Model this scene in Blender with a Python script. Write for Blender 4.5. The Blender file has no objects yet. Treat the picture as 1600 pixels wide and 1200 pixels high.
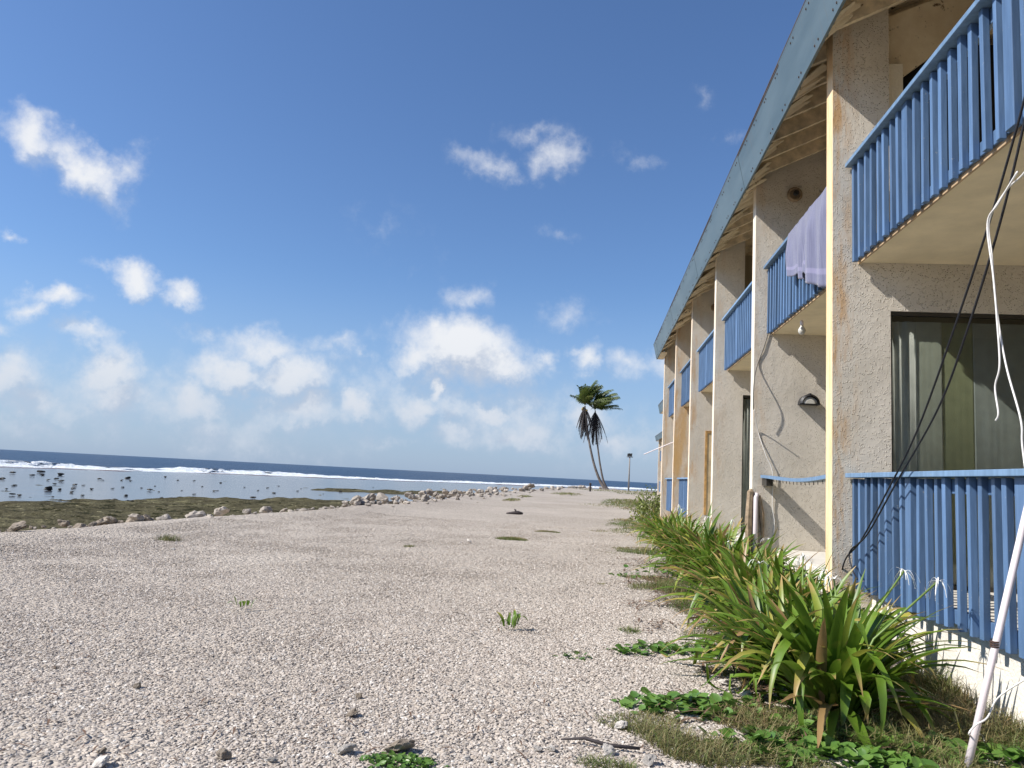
import bpy, math, random
import numpy as np
from mathutils import Vector, Matrix, noise as mnoise

SC = bpy.context.scene
COL = SC.collection
R = math.radians
random.seed(7)
rng = np.random.default_rng(11)

# ------------------------------------------------------------------ camera model (measured from the photograph)
F = 1200.0
H = 1.35
def _n(a): return Vector(a).normalized()
UP = _n((.0515, 1, -143.2 / F))
YC = Vector((128., 600 - (702 + .0515 * 928), -F)).normalized()
YC = (YC - UP * YC.dot(UP)).normalized()
XC = YC.cross(UP)
CAMP = Vector((0, 0, H))
def ray(u, v):
    r = Vector((u - 800, 600 - v, -F))
    return Vector((r.dot(XC), r.dot(YC), r.dot(UP)))
def gp(u, v, z=0.0):
    d = ray(u, v); t = (z - H) / d.z
    return Vector((d.x * t, d.y * t, z))
def xp(u, v, X):
    d = ray(u, v); t = X / d.x
    return Vector((X, d.y * t, H + d.z * t))
def yp(u, v, Y):
    d = ray(u, v); t = Y / d.y
    return Vector((d.x * t, Y, H + d.z * t))

cam = bpy.data.cameras.new('camera')
camo = bpy.data.objects.new('camera', cam); COL.objects.link(camo)
cam.sensor_width = 36; cam.lens = F / 1600 * 36
cam.clip_start = .05; cam.clip_end = 100000
M3 = Matrix((XC, YC, UP))          # rows: world axes in camera coords -> camera-to-world
camo.matrix_world = Matrix.Translation(CAMP) @ M3.to_4x4()
SC.camera = camo

# ------------------------------------------------------------------ sun / sky / film
SUN = Vector((-1, -.29, .96)).normalized()
EL = math.asin(SUN.z)
AZ = math.atan2(SUN.x, SUN.y)
sun = bpy.data.lights.new('sun', 'SUN'); sun.energy = 4.7; sun.angle = R(.53); sun.color = (1, .95, .885)
suno = bpy.data.objects.new('sun', sun); COL.objects.link(suno)
suno.rotation_euler = SUN.to_track_quat('Z', 'Y').to_euler()

SC.view_settings.view_transform = 'Standard'
SC.view_settings.look = 'None'
SC.view_settings.exposure = 0.50
SC.view_settings.gamma = 1
SC.cycles.use_denoising = True
SC.cycles.max_bounces = 6
SC.cycles.diffuse_bounces = 4
SC.cycles.glossy_bounces = 3
SC.cycles.transparent_max_bounces = 8
SC.cycles.caustics_reflective = False
SC.cycles.caustics_refractive = False

def lin(r, g, b):
    f = lambda c: (c / 255 / 12.92) if c / 255 <= .04045 else ((c / 255 + .055) / 1.055) ** 2.4
    return (f(r), f(g), f(b), 1)

class NT:
    """small helper around a node tree"""
    def __init__(s, tree): s.t = tree; s.n = tree.nodes; s.l = tree.links
    def new(s, kind, **kw):
        n = s.n.new(kind)
        for k, v in kw.items(): setattr(n, k, v)
        return n
    def link(s, a, b): s.l.new(a, b)
    def val(s, sock, v):
        if isinstance(v, bpy.types.NodeSocket): s.link(v, sock)
        else: sock.default_value = v
    def math(s, op, a, b=None, c=None, clamp=False):
        n = s.new('ShaderNodeMath', operation=op); n.use_clamp = clamp
        s.val(n.inputs[0], a)
        if b is not None: s.val(n.inputs[1], b)
        if c is not None: s.val(n.inputs[2], c)
        return n.outputs[0]
    def vmath(s, op, a, b=None):
        n = s.new('ShaderNodeVectorMath', operation=op)
        s.val(n.inputs[0], a)
        if b is not None: s.val(n.inputs[1], b)
        return n.outputs['Value'] if op in ('LENGTH', 'DOT_PRODUCT') else n.outputs[0]
    def noise(s, vec, scale, detail=4, rough=.55, out='Fac', lac=2.0):
        n = s.new('ShaderNodeTexNoise'); n.inputs['Scale'].default_value = scale
        n.inputs['Detail'].default_value = detail; n.inputs['Roughness'].default_value = rough
        n.inputs['Lacunarity'].default_value = lac
        if vec is not None: s.link(vec, n.inputs['Vector'])
        return n.outputs[out]
    def voro(s, vec, scale, feature='F1', out='Distance', rnd=1.0):
        n = s.new('ShaderNodeTexVoronoi', feature=feature); n.inputs['Scale'].default_value = scale
        n.inputs['Randomness'].default_value = rnd
        if vec is not None: s.link(vec, n.inputs['Vector'])
        return n.outputs[out]
    def ramp(s, fac, lo, hi, a=0.0, b=1.0, smooth=True):
        n = s.new('ShaderNodeMapRange'); n.interpolation_type = 'SMOOTHSTEP' if smooth else 'LINEAR'
        s.val(n.inputs['Value'], fac)
        s.val(n.inputs['From Min'], lo); s.val(n.inputs['From Max'], hi)
        s.val(n.inputs['To Min'], a); s.val(n.inputs['To Max'], b)
        return n.outputs[0]
    def mix(s, fac, a, b, blend='MIX'):
        n = s.new('ShaderNodeMix', data_type='RGBA', blend_type=blend)
        s.val(n.inputs[0], fac); s.val(n.inputs[6], a); s.val(n.inputs[7], b)
        return n.outputs[2]
    def scale(s, vec, sc):
        n = s.new('ShaderNodeMapping'); n.inputs['Scale'].default_value = sc
        s.link(vec, n.inputs['Vector']); return n.outputs[0]
    def bump(s, h, dist, strength=1.0, normal=None):
        n = s.new('ShaderNodeBump'); s.val(n.inputs['Height'], h)
        n.inputs['Distance'].default_value = dist; n.inputs['Strength'].default_value = strength
        if normal is not None: s.link(normal, n.inputs['Normal'])
        return n.outputs[0]
    def attr(s, name, typ='GEOMETRY', out='Fac'):
        return s.new('ShaderNodeAttribute', attribute_name=name, attribute_type=typ).outputs[out]
    def obj(s): return s.new('ShaderNodeTexCoord').outputs['Object']
    def pos(s): return s.new('ShaderNodeNewGeometry').outputs['Position']
    def sep(s, v):
        n = s.new('ShaderNodeSeparateXYZ'); s.link(v, n.inputs[0]); return n.outputs

def mat(name):
    m = bpy.data.materials.new(name); m.use_nodes = True
    t = NT(m.node_tree); b = m.node_tree.nodes['Principled BSDF']
    return m, t, b
def simple(name, col, rough=.6, var=.12, scale=6, bumpd=0, bscale=60, metal=0, spec=.5):
    m, t, b = mat(name)
    p = t.obj()
    n = t.noise(p, scale, 5, .6)
    k = t.ramp(n, .3, .7, 1 - var, 1 + var, False)
    c = t.mix(1.0, col, t.mix(0, (1, 1, 1, 1), (1, 1, 1, 1)), 'MULTIPLY')
    mul = t.new('ShaderNodeVectorMath', operation='SCALE'); t.val(mul.inputs[0], col[:3]); t.val(mul.inputs['Scale'], k)
    t.link(mul.outputs[0], b.inputs['Base Color'])
    b.inputs['Roughness'].default_value = rough; b.inputs['Metallic'].default_value = metal
    b.inputs['Specular IOR Level'].default_value = spec
    if bumpd: t.link(t.bump(t.noise(p, bscale, 3), bumpd), b.inputs['Normal'])
    return m

# ------------------------------------------------------------------ world: sky with clouds by direction
W = bpy.data.worlds.new('World'); SC.world = W; W.use_nodes = True
wt = NT(W.node_tree)
bg = W.node_tree.nodes['Background']
sky = wt.new('ShaderNodeTexSky', sky_type='NISHITA')
sky.sun_disc = False; sky.sun_elevation = EL; sky.sun_rotation = AZ
sky.altitude = 0; sky.air_density = 1.0; sky.dust_density = 0.6; sky.ozone_density = 2.2
gen = wt.new('ShaderNodeTexCoord').outputs['Generated']
sx, sy, sz = wt.sep(gen)
az = wt.math('ARCTAN2', sx, sy)
el = wt.math('ARCSINE', sz)
cxyz = wt.new('ShaderNodeCombineXYZ'); wt.link(az, cxyz.inputs[0]); wt.link(el, cxyz.inputs[1])
AE = cxyz.outputs[0]
def uv2ae(u, v):
    d = ray(u, v).normalized(); return math.atan2(d.x, d.y), math.asin(d.z)
# fractal warp so that outlines billow
w1 = wt.noise(gen, 9, 5, .6, out='Color'); w2 = wt.noise(gen, 30, 6, .65, out='Color')
def warp(vec, col, amt):
    a = wt.vmath('SUBTRACT', col, (.5, .5, .5))
    n = wt.new('ShaderNodeVectorMath', operation='SCALE'); wt.link(a, n.inputs[0]); n.inputs['Scale'].default_value = amt
    return wt.vmath('ADD', vec, n.outputs[0])
AEW = warp(warp(AE, w1, .075), w2, .035)
# cloud, centre in photo pixels (only used to read off its direction), half sizes in px, tilt, weight
CL = [(250, 640, 460, 80, 3, .62), (720, 640, 400, 75, 3, .60), (480, 600, 320, 60, 0, .38), (55, 210, 70, 46, 25, 1.00), (140, 268, 95, 40, 28, 1.05), (195, 262, 36, 42, 0, 0.65), (60, 225, 120, 60, 22, 0.35),
      (216, 434, 50, 32, 0, 1.03), (290, 453, 44, 32, 0, 0.99), (78, 462, 62, 24, -12, 0.92), (48, 486, 30, 34, 0, 0.76), (142, 522, 58, 34, 15, 0.86),
      (5, 520, 45, 24, 0, 0.76), (160, 418, 70, 18, 0, 0.43), (0, 355, 25, 12, 0, 0.50),
      (170, 590, 62, 55, 0, 1.10), (180, 620, 90, 49.5, 0, 0.96), (15, 600, 85, 66, 0, 0.98), (60, 640, 120, 44, 0, 0.76),
      (410, 545, 85, 45, 0, 0.86), (365, 582, 70, 42, 0, 1.13), (440, 590, 90, 44, 0, 1.08), (530, 540, 100, 26, -4, 0.59), (320, 520, 90, 24, 15, 0.45),
      (722, 560, 120, 50, 0, 1.3), (720, 548, 130, 60, 0, 1.15), (640, 562, 46, 38, 0, 0.97), (675, 518, 40, 36, 0, 0.92), (790, 575, 85, 36, 0, 1.03), (863, 566, 24, 26, 0, 0.81), (575, 562, 22, 18, 0, 0.54),
      (730, 470, 70, 26, -5, 0.52), (885, 495, 65, 34, 0, 0.39), (860, 368, 55, 20, 0, 0.30),
      (775, 262, 80, 32, 12, 0.58), (865, 246, 55, 36, -15, 0.64), (830, 205, 80, 22, 0, 0.32), (1000, 252, 75, 28, 0, 0.36), (1145, 212, 44, 32, 0, 0.42), (1105, 132, 36, 26, 0, 0.28), (600, 370, 160, 55, 35, 0.22), (690, 400, 120, 38, 35, 0.22),
      (916, 565, 30, 32, 0, 0.92), (990, 578, 70, 32, 0, 0.67), (1060, 575, 60, 38, 0, 0.70),
      (470, 645, 110, 39.6, 0, 0.93), (552, 638, 30, 30.8, 0, 1.10), (310, 628, 60, 39.6, 0, 1.02), (330, 655, 90, 33, 0, 0.70), (650, 642, 46, 39.6, -25, 1.10), (685, 615, 20, 30.8, 0, 1.10), (765, 640, 36, 24.2, 0, 1.02),
      (800, 675, 140, 39.6, 0, 0.85), (905, 655, 48, 33, 0, 1.08), (710, 680, 70, 33, 0, 0.85), (960, 690, 110, 33, 0, 0.73), (230, 655, 90, 33, 0, 0.60), (600, 690, 120, 22, 0, 0.52), (300, 690, 250, 22, 0, 0.44), (50, 680, 120, 28.6, 0, 0.57)]
def blobs(vec):
    acc = None
    for (u, v, a, b, tilt, wgt) in CL:
        c = uv2ae(u, v); e = .5
        su = (uv2ae(u + 5, v)[0] - c[0]) / 5; sv = abs(uv2ae(u, v + 5)[1] - c[1]) / 5
        m = wt.new('ShaderNodeMapping', vector_type='TEXTURE')
        m.inputs['Location'].default_value = (c[0], c[1], 0)
        m.inputs['Rotation'].default_value = (0, 0, R(-tilt - 3))
        m.inputs['Scale'].default_value = (a * su * 1.35, b * sv * 1.35, 1)
        wt.link(vec, m.inputs['Vector'])
        l = wt.vmath('LENGTH', m.outputs[0])
        x = wt.math('MULTIPLY_ADD', l, -wgt, wgt)
        acc = x if acc is None else wt.math('SMOOTH_MAX', acc, x, .08)
    return acc
flat = wt.scale(AEW, (1, 1, 0))
B0 = blobs(flat)
fb = wt.noise(gen, 16, 9, .62)
fb2 = wt.noise(gen, 55, 6, .6)
# the rest of the sky (outside the photograph): scattered cumulus low over the horizon
outside = wt.math('MAXIMUM', wt.ramp(az, .16, .3), wt.ramp(az, -.8, -1.0))
low = wt.math('MULTIPLY', wt.ramp(el, .45, .1), wt.ramp(wt.noise(wt.scale(gen, (1, 1, 2.2)), 4, 6, .6), .5, .68))
B1 = wt.math('MAXIMUM', B0, wt.math('MULTIPLY', low, wt.math('MULTIPLY', outside, .8)))
dens0 = wt.math('ADD', B1, wt.math('MULTIPLY', wt.math('SUBTRACT', fb, .5), .95))
dens0 = wt.math('ADD', dens0, wt.math('MULTIPLY', wt.math('SUBTRACT', fb2, .5), .42))
dens = wt.ramp(dens0, .13, .98)
dens = wt.math('MULTIPLY', dens, wt.ramp(B1, 0.0, .30))
# light comes from the upper left: compare with the cloud mass a step toward the sun
fbs = wt.noise(wt.vmath('ADD', gen, (-.012, 0, .016)), 16, 7, .62)
lit = wt.math('SUBTRACT', fb, fbs)
lit = wt.math('ADD', wt.math('MULTIPLY', lit, 2.6), wt.math('MULTIPLY', wt.math('SUBTRACT', fb2, .5), .5))
Bup = blobs(wt.vmath('ADD', flat, (-.018, .030, 0)))
grad = wt.math('SUBTRACT', B0, Bup)
litf = wt.math('ADD', wt.math('MULTIPLY', lit, .8), wt.math('MULTIPLY', grad, 1.5))
ccol = wt.mix(wt.ramp(litf, -.50, .30), (4.1, 4.6, 5.5, 1), (6.9, 7.0, 7.2, 1))
lowmist = wt.ramp(el, .19, .02, 0, .62)
ccol = wt.mix(lowmist, ccol, (3.7, 4.4, 5.5, 1))
# milky marine air right above the sea
tint = wt.mix(1.0, sky.outputs[0], (.70, .87, 1.10, 1), 'MULTIPLY')
haze = wt.mix(wt.ramp(el, .26, .0, 0, .66), tint, (2.9, 3.85, 5.6, 1))
skc = wt.mix(wt.math('MULTIPLY', dens, .94), haze, ccol)
wt.link(skc, bg.inputs['Color'])
bg.inputs['Strength'].default_value = .092
W.cycles.sampling_method = 'MANUAL'; W.cycles.sample_map_resolution = 512

# ------------------------------------------------------------------ mesh helpers
class MB:
    def __init__(s): s.v = []; s.f = []; s.m = []
    def add(s, v, f, m=0):
        o = len(s.v); s.v += [tuple(p) for p in v]
        s.f += [tuple(i + o for i in q) for q in f]; s.m += [m] * len(f); return s
    def box(s, x0, x1, y0, y1, z0, z1, m=0):
        v = [(x, y, z) for z in (z0, z1) for y in (y0, y1) for x in (x0, x1)]
        return s.add(v, [(0, 2, 3, 1), (4, 5, 7, 6), (0, 1, 5, 4), (2, 6, 7, 3), (0, 4, 6, 2), (1, 3, 7, 5)], m)
    def prism(s, prof, y0, y1, m=0):
        """profile of (x, z), counter clockwise seen from -y, swept along y"""
        n = len(prof)
        v = [(x, y0, z) for x, z in prof] + [(x, y1, z) for x, z in prof]
        f = [tuple(range(n)), tuple(range(2 * n - 1, n - 1, -1))] + [(i, i + n, (i + 1) % n + n, (i + 1) % n) for i in range(n)]
        return s.add(v, f, m)
    def tube(s, pts, r, n=8, m=0):
        pts = [Vector(p) for p in pts]; k = len(pts)
        rr = r if isinstance(r, (list, tuple)) else [r] * k
        v = []; f = []; ref = None
        for i, p in enumerate(pts):
            d = (pts[min(i + 1, k - 1)] - pts[max(i - 1, 0)]).normalized()
            if ref is None: ref = d.orthogonal().normalized()
            a = (ref - d * ref.dot(d)).normalized(); ref = a; b = d.cross(a)
            v += [p + (a * math.cos(2 * math.pi * j / n) + b * math.sin(2 * math.pi * j / n)) * rr[i] for j in range(n)]
        for i in range(k - 1):
            f += [(i * n + j, i * n + (j + 1) % n, (i + 1) * n + (j + 1) % n, (i + 1) * n + j) for j in range(n)]
        f += [tuple(range(n - 1, -1, -1)), tuple((k - 1) * n + j for j in range(n))]
        return s.add(v, f, m)
    def lathe(s, prof, n=16, m=0, c=(0, 0, 0)):
        v = [(c[0] + r * math.cos(2 * math.pi * j / n), c[1] + r * math.sin(2 * math.pi * j / n), c[2] + z) for r, z in prof for j in range(n)]
        k = len(prof)
        f = [(i * n + j, i * n + (j + 1) % n, (i + 1) * n + (j + 1) % n, (i + 1) * n + j) for i in range(k - 1) for j in range(n)]
        f += [tuple(range(n - 1, -1, -1)), tuple((k - 1) * n + j for j in range(n))]
        return s.add(v, f, m)
    def build(s, name, mats, parent=None, smooth=False, bevel=0, loc=None):
        me = bpy.data.meshes.new(name); me.from_pydata(s.v, [], s.f)
        for x in (mats if isinstance(mats, (list, tuple)) else [mats]): me.materials.append(x)
        me.polygons.foreach_set('material_index', s.m)
        if smooth: me.polygons.foreach_set('use_smooth', [True] * len(s.f))
        me.update()
        return link(name, me, parent, bevel, loc)
def link(name, me, parent=None, bevel=0, loc=None):
    o = bpy.data.objects.new(name, me); COL.objects.link(o)
    if parent is not None: o.parent = parent
    if loc is not None: o.location = loc
    if bevel:
        b = o.modifiers.new('bevel', 'BEVEL'); b.width = bevel; b.segments = 2; b.limit_method = 'ANGLE'; b.angle_limit = R(40)
    return o
def npmesh(name, V, Fq, m, attrs=None, smooth=True):
    """mesh from numpy arrays; Fq (n,3) or (n,4)"""
    me = bpy.data.meshes.new(name)
    n, k = Fq.shape
    me.vertices.add(len(V)); me.vertices.foreach_set('co', np.asarray(V, np.float32).ravel())
    me.loops.add(n * k); me.loops.foreach_set('vertex_index', np.asarray(Fq, np.int32).ravel())
    me.polygons.add(n); me.polygons.foreach_set('loop_start', np.arange(0, n * k, k, dtype=np.int32))
    if smooth: me.polygons.foreach_set('use_smooth', np.ones(n, bool))
    for a, d in (attrs or {}).items():
        at = me.attributes.new(a, 'FLOAT', 'POINT'); at.data.foreach_set('value', np.asarray(d, np.float32))
    me.update(calc_edges=True); me.validate()
    for x in (m if isinstance(m, (list, tuple)) else [m]): me.materials.append(x)
    return me
def empty(name, loc, label, cat, group=None, rz=0):
    o = bpy.data.objects.new(name, None); COL.objects.link(o)
    o.location = loc; o.rotation_euler = (0, 0, rz); o.empty_display_size = .2
    return tag(o, label, cat, group)
def tag(o, label, cat, group=None):
    o['label'] = label; o['category'] = cat
    if group: o['group'] = group
    return o
def copy_tree(o, parent=None):
    c = o.copy(); COL.objects.link(c); c.parent = parent
    for ch in o.children: copy_tree(ch, c)
    return c

# ------------------------------------------------------------------ materials
def stucco():
    m, t, b = mat('roughcast_render')
    p = t.obj(); x, y, z = t.sep(p)
    stain = t.attr('stain', 'OBJECT'); seed = t.new('ShaderNodeObjectInfo').outputs['Random']
    ps = t.vmath('ADD', p, t.vmath('SCALE', (0, 0, 0)))
    off = t.new('ShaderNodeCombineXYZ'); t.link(t.math('MULTIPLY', seed, 40), off.inputs[1])
    pv = t.vmath('ADD', p, off.outputs[0])
    big = t.noise(pv, 1.3, 5, .6)
    base = t.mix(t.ramp(big, .3, .7), (.60, .545, .455, 1), (.70, .64, .545, 1))
    streak = t.noise(t.scale(pv, (9, 1, .7)), 1, 5, .65)
    dirt = t.math('MULTIPLY', t.ramp(streak, .58, .82), .28)
    base = t.mix(dirt, base, (.42, .36, .275, 1))
    # rust runs near the front arris and under fixings
    near = t.ramp(x, .02, .30, 1, 0)
    fr = t.noise(t.scale(pv, (5, 1, .9)), 1.6, 6, .7)
    rust = t.math('MULTIPLY', t.math('MULTIPLY', near, t.ramp(fr, .42, .66)), t.math('MINIMUM', stain, 1.0))
    base = t.mix(t.math('MULTIPLY', rust, .8), base, (.55, .29, .085, 1))
    ov = t.math('MULTIPLY', t.ramp(t.noise(t.scale(pv, (2, 1, .6)), 1.2, 5, .6), .35, .65), t.ramp(stain, 1.2, 2.0))
    ov = t.math('MULTIPLY', ov, t.ramp(z, 4.6, 3.2, .25, 1))
    base = t.mix(t.math('MULTIPLY', ov, .8), base, (.56, .33, .11, 1))
    foot = t.math('MULTIPLY', t.ramp(z, .9, .1), t.ramp(t.noise(pv, 4, 4), .35, .7))
    base = t.mix(t.math('MULTIPLY', foot, .4), base, (.24, .20, .15, 1))
    t.link(base, b.inputs['Base Color'])
    b.inputs['Roughness'].default_value = .85; b.inputs['Specular IOR Level'].default_value = .25
    g = t.noise(p, 30, 3, .6); g2 = t.voro(p, 66)
    cell = t.sep(t.voro(p, 66, out='Color'))[0]
    h = t.math('ADD', t.math('MULTIPLY', t.noise(p, 9, 3), .5), t.math('MULTIPLY', t.ramp(g2, .50, .08), t.ramp(cell, .25, 1.0)))
    t.link(t.bump(h, .0125, 1.0), b.inputs['Normal'])
    return m
def trim():
    m, t, b = mat('cream_trim_paint')
    p = t.obj(); x, y, z = t.sep(p)
    stain = t.attr('stain', 'OBJECT')
    s = t.noise(t.scale(p, (1, 8, .9)), 2.2, 6, .7)
    c = t.mix(t.ramp(t.noise(p, 3, 4), .3, .7), (.78, .71, .57, 1), (.84, .78, .66, 1))
    c = t.mix(t.ramp(t.math('ABSOLUTE', t.math('SUBTRACT', stain, 1.15)), .1, .2, .75, 0), c, (.84, .60, .33, 1))
    rust = t.math('MULTIPLY', t.ramp(s, .36, .66), t.math('MINIMUM', t.math('MULTIPLY', stain, .75), .7))
    c = t.mix(rust, c, (.74, .42, .17, 1))
    t.link(c, b.inputs['Base Color']); b.inputs['Roughness'].default_value = .75
    t.link(t.bump(t.noise(p, 40, 3), .006, .8), b.inputs['Normal'])
    return m
def blue_paint(name, col, worn=.25):
    m, t, b = mat(name)
    p = t.obj(); rnd = t.new('ShaderNodeObjectInfo').outputs['Random']
    off = t.new('ShaderNodeCombineXYZ'); t.link(t.math('MULTIPLY', rnd, 30), off.inputs[0])
    pv = t.vmath('ADD', p, off.outputs[0])
    n = t.noise(t.scale(pv, (14, 14, 1.4)), 1.5, 5, .65)
    c = t.mix(t.ramp(n, .3, .72), col, tuple(min(1, v * 1.35 + .012) for v in col[:3]) + (1,))
    k = t.ramp(rnd, 0, 1, .78, 1.18, False)
    sc = t.new('ShaderNodeVectorMath', operation='SCALE'); t.link(c, sc.inputs[0]); t.link(k, sc.inputs['Scale'])
    chip = t.math('MULTIPLY', t.ramp(t.noise(pv, 24, 4, .7), .66, .72), worn)
    c = t.mix(chip, sc.outputs[0], (.36, .36, .33, 1))
    t.link(c, b.inputs['Base Color']); b.inputs['Roughness'].default_value = .5
    t.link(t.bump(n, .002), b.inputs['Normal'])
    return m
M_STUCCO = stucco(); M_TRIM = trim()
M_BLUE = blue_paint('blue_railing_paint', (.074, .138, .250, 1), .6)
M_RAILTOP = blue_paint('weathered_blue_paint', (.135, .225, .345, 1), .7)
M_WHITEW = simple('white_plinth_render', (.74, .70, .62, 1), .85, .14, 3, .008, 45)
M_SOFFIT = simple('balcony_soffit_paint', (.80, .69, .48, 1), .8, .12, 2.5, .002, 40)
M_SLABEDGE = simple('stained_slab_edge', (.42, .30, .18, 1), .85, .35, 5, .004, 30)
M_DECK = simple('patio_floor_tile', (.62, .59, .53, 1), .6, .1, 4)
M_ALU = simple('bronze_window_frame', (.055, .05, .042, 1), .4, .15, 8, metal=.4)
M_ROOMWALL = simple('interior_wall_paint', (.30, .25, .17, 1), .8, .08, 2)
M_ROOF = simple('rusted_roof_sheet', (.07, .055, .05, 1), .7, .4, 4, .003, 20)
def soffit_board():
    m, t, b = mat('stained_soffit_board')
    p = t.obj()
    n = t.noise(t.scale(p, (1.2, 4, 1)), 1.4, 6, .7)
    c = t.mix(t.ramp(n, .3, .62), (.78, .68, .50, 1), (.66, .54, .37, 1))
    c = t.mix(t.ramp(t.noise(p, 6, 5, .7), .59, .68), c, (.10, .055, .028, 1))
    t.link(c, b.inputs['Base Color']); b.inputs['Roughness'].default_value = .85
    return m
M_SOFBOARD = soffit_board()
M_RAFTER = simple('soffit_rafter_wood', (.68, .57, .41, 1), .85, .35, 6, .003, 30)
M_DEEPSHADE = simple('deep_shade_black', (.012, .010, .008, 1), 1, .1)  # near-black colour that stands in for deep shade
def fascia():
    m, t, b = mat('grey_blue_fascia_sheet')
    p = t.obj()
    n = t.noise(t.scale(p, (2, .35, 2)), 1.6, 5, .6)
    c = t.mix(t.ramp(n, .3, .7), (.088, .132, .155, 1), (.125, .175, .198, 1))
    s = t.noise(t.scale(p, (1.2, 10, 1.2)), 1.3, 6, .7)
    c = t.mix(t.math('MULTIPLY', t.ramp(s, .55, .78), .5), c, (.16, .13, .10, 1))
    t.link(c, b.inputs['Base Color']); b.inputs['Roughness'].default_value = .45; b.inputs['Metallic'].default_value = .1
    return m
M_FASCIA = fascia()
M_NAIL = simple('rusty_nail', (.06, .03, .02, 1), .8, .3)
def glass():
    m = bpy.data.materials.new('window_glass'); m.use_nodes = True; t = NT(m.node_tree)
    t.n.remove(t.n['Principled BSDF']); out = t.n['Material Output']
    tr = t.new('ShaderNodeBsdfTransparent'); tr.inputs[0].default_value = (.84, .87, .85, 1)
    gl = t.new('ShaderNodeBsdfGlossy'); gl.inputs['Roughness'].default_value = .02
    fr = t.new('ShaderNodeFresnel'); fr.inputs[0].default_value = 1.52
    k = t.math('MULTIPLY_ADD', fr.outputs[0], .45, .03)
    mx = t.new('ShaderNodeMixShader'); t.link(k, mx.inputs[0]); t.link(tr.outputs[0], mx.inputs[1]); t.link(gl.outputs[0], mx.inputs[2])
    t.link(mx.outputs[0], out.inputs[0]); return m
M_GLASS = glass()
def cloth(name, col, rough=.9, rib=0):
    m, t, b = mat(name); p = t.obj()
    n = t.noise(p, 9, 5, .6)
    c = t.mix(t.ramp(n, .3, .7), tuple(v * .85 for v in col[:3]) + (1,), col)
    t.link(c, b.inputs['Base Color']); b.inputs['Roughness'].default_value = rough
    b.inputs['Sheen Weight'].default_value = .2
    t.link(t.bump(t.noise(p, 160, 2), .002), b.inputs['Normal'])
    return m
M_CURT = [cloth('grey_curtain_cloth', (.66, .66, .62, 1)), cloth('taupe_curtain_cloth', (.60, .58, .49, 1)), cloth('olive_curtain_cloth', (.42, .41, .24, 1)), cloth('slate_curtain_cloth', (.52, .52, .50, 1))]
M_BLACK = simple('black_plastic', (.018, .018, .02, 1), .45, .2)
M_LENS = simple('frosted_lamp_lens', (.55, .53, .47, 1), .35, .06)
M_RUSTMETAL = simple('rusted_fixture_metal', (.30, .22, .14, 1), .8, .45, 14, .004, 40)
M_PVC = simple('white_pvc', (.74, .66, .66, 1), .4, .08, 5)
M_CORD = simple('white_cord', (.72, .70, .66, 1), .6, .05)
M_CABLE = simple('black_cable', (.012, .012, .016, 1), .5, .2)

# ------------------------------------------------------------------ hotel
S = 3.65; T = .2
FX, FY = 2.2, 7.47                     # world position of the front corner of wall 0
def zt(x): return 5.92 + .42 * x       # underside of the roof
def cells_wall(xs, zs, filled, y0, y1, top=False):
    mb = MB(); nx, nz = len(xs) - 1, len(zs) - 1
    F_ = lambda i, j: 0 <= i < nx and 0 <= j < nz and filled(i, j)
    def P(i, j, y):
        z = zs[j]
        if top and j == nz: z = zt(xs[i])
        return (xs[i], y, z)
    for i in range(nx):
        for j in range(nz):
            if not F_(i, j): continue
            mb.add([P(i, j, y0), P(i + 1, j, y0), P(i + 1, j + 1, y0), P(i, j + 1, y0)], [(0, 1, 2, 3)])
            mb.add([P(i, j, y1), P(i, j + 1, y1), P(i + 1, j + 1, y1), P(i + 1, j, y1)], [(0, 1, 2, 3)])
            if not F_(i - 1, j): mb.add([P(i, j, y0), P(i, j + 1, y0), P(i, j + 1, y1), P(i, j, y1)], [(0, 1, 2, 3)], 1 if i == 0 else 0)
            if not F_(i + 1, j): mb.add([P(i + 1, j, y0), P(i + 1, j, y1), P(i + 1, j + 1, y1), P(i + 1, j + 1, y0)], [(0, 1, 2, 3)])
            if not F_(i, j + 1): mb.add([P(i, j + 1, y0), P(i + 1, j + 1, y0), P(i + 1, j + 1, y1), P(i, j + 1, y1)], [(0, 1, 2, 3)])
            if not F_(i, j - 1): mb.add([P(i, j, y0), P(i, j, y1), P(i + 1, j, y1), P(i + 1, j, y0)], [(0, 1, 2, 3)])
    return mb

def railing(root, y0, y1, z0, z1, detail, overhang=.0, panel=False):
    """blue slatted railing: top board, two back rails, posts; slats as own meshes when near"""
    fr = MB()
    fr.box(.11, .255, y0 + .02, y1 - .012 + overhang, z1 - .04, z1, 1)
    fr.box(.212, .25, y0 + .02, y1 - .012, z1 - .15, z1 - .05)
    fr.box(.2115, .232 if z0 > 2 else .25, y0 + .02, y1 - .012, z0 + .025, z0 + .12)
    ys = np.arange(y1 - .075, y0 + .06, -.155)
    post = [i for i in range(len(ys)) if i % 10 == 8]
    sl = MB()
    for i, y in enumerate(ys):
        if i in post: fr.box(.160, .209, y - .055, y + .05, z0, z1 - .041)
        elif not detail: fr.box(.165, .2105, y - .023, y + .023, z0 + random.uniform(-.008, .008), z1 - .042)
    o = fr.build('balcony_railing' if z0 > 2 else 'patio_railing', [M_BLUE, M_RAILTOP], root, bevel=.004)
    if detail:
        b = MB().box(.165, .2105, -.023, .023, 0, z1 - z0 - .042)
        proto = None
        for i, y in enumerate(ys):
            if i in post: continue
            if proto is None: proto = q = b.build('baluster', M_BLUE, o, bevel=.004)
            else: q = proto.copy(); COL.objects.link(q); q.parent = o
            q.location = (random.uniform(-.003, .003), y, z0 + random.uniform(-.008, .008))
            q.rotation_euler = (R(random.uniform(-.5, .5)), R(random.uniform(-.3, .3)), R(random.uniform(-5, 5)))
    return o

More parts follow.
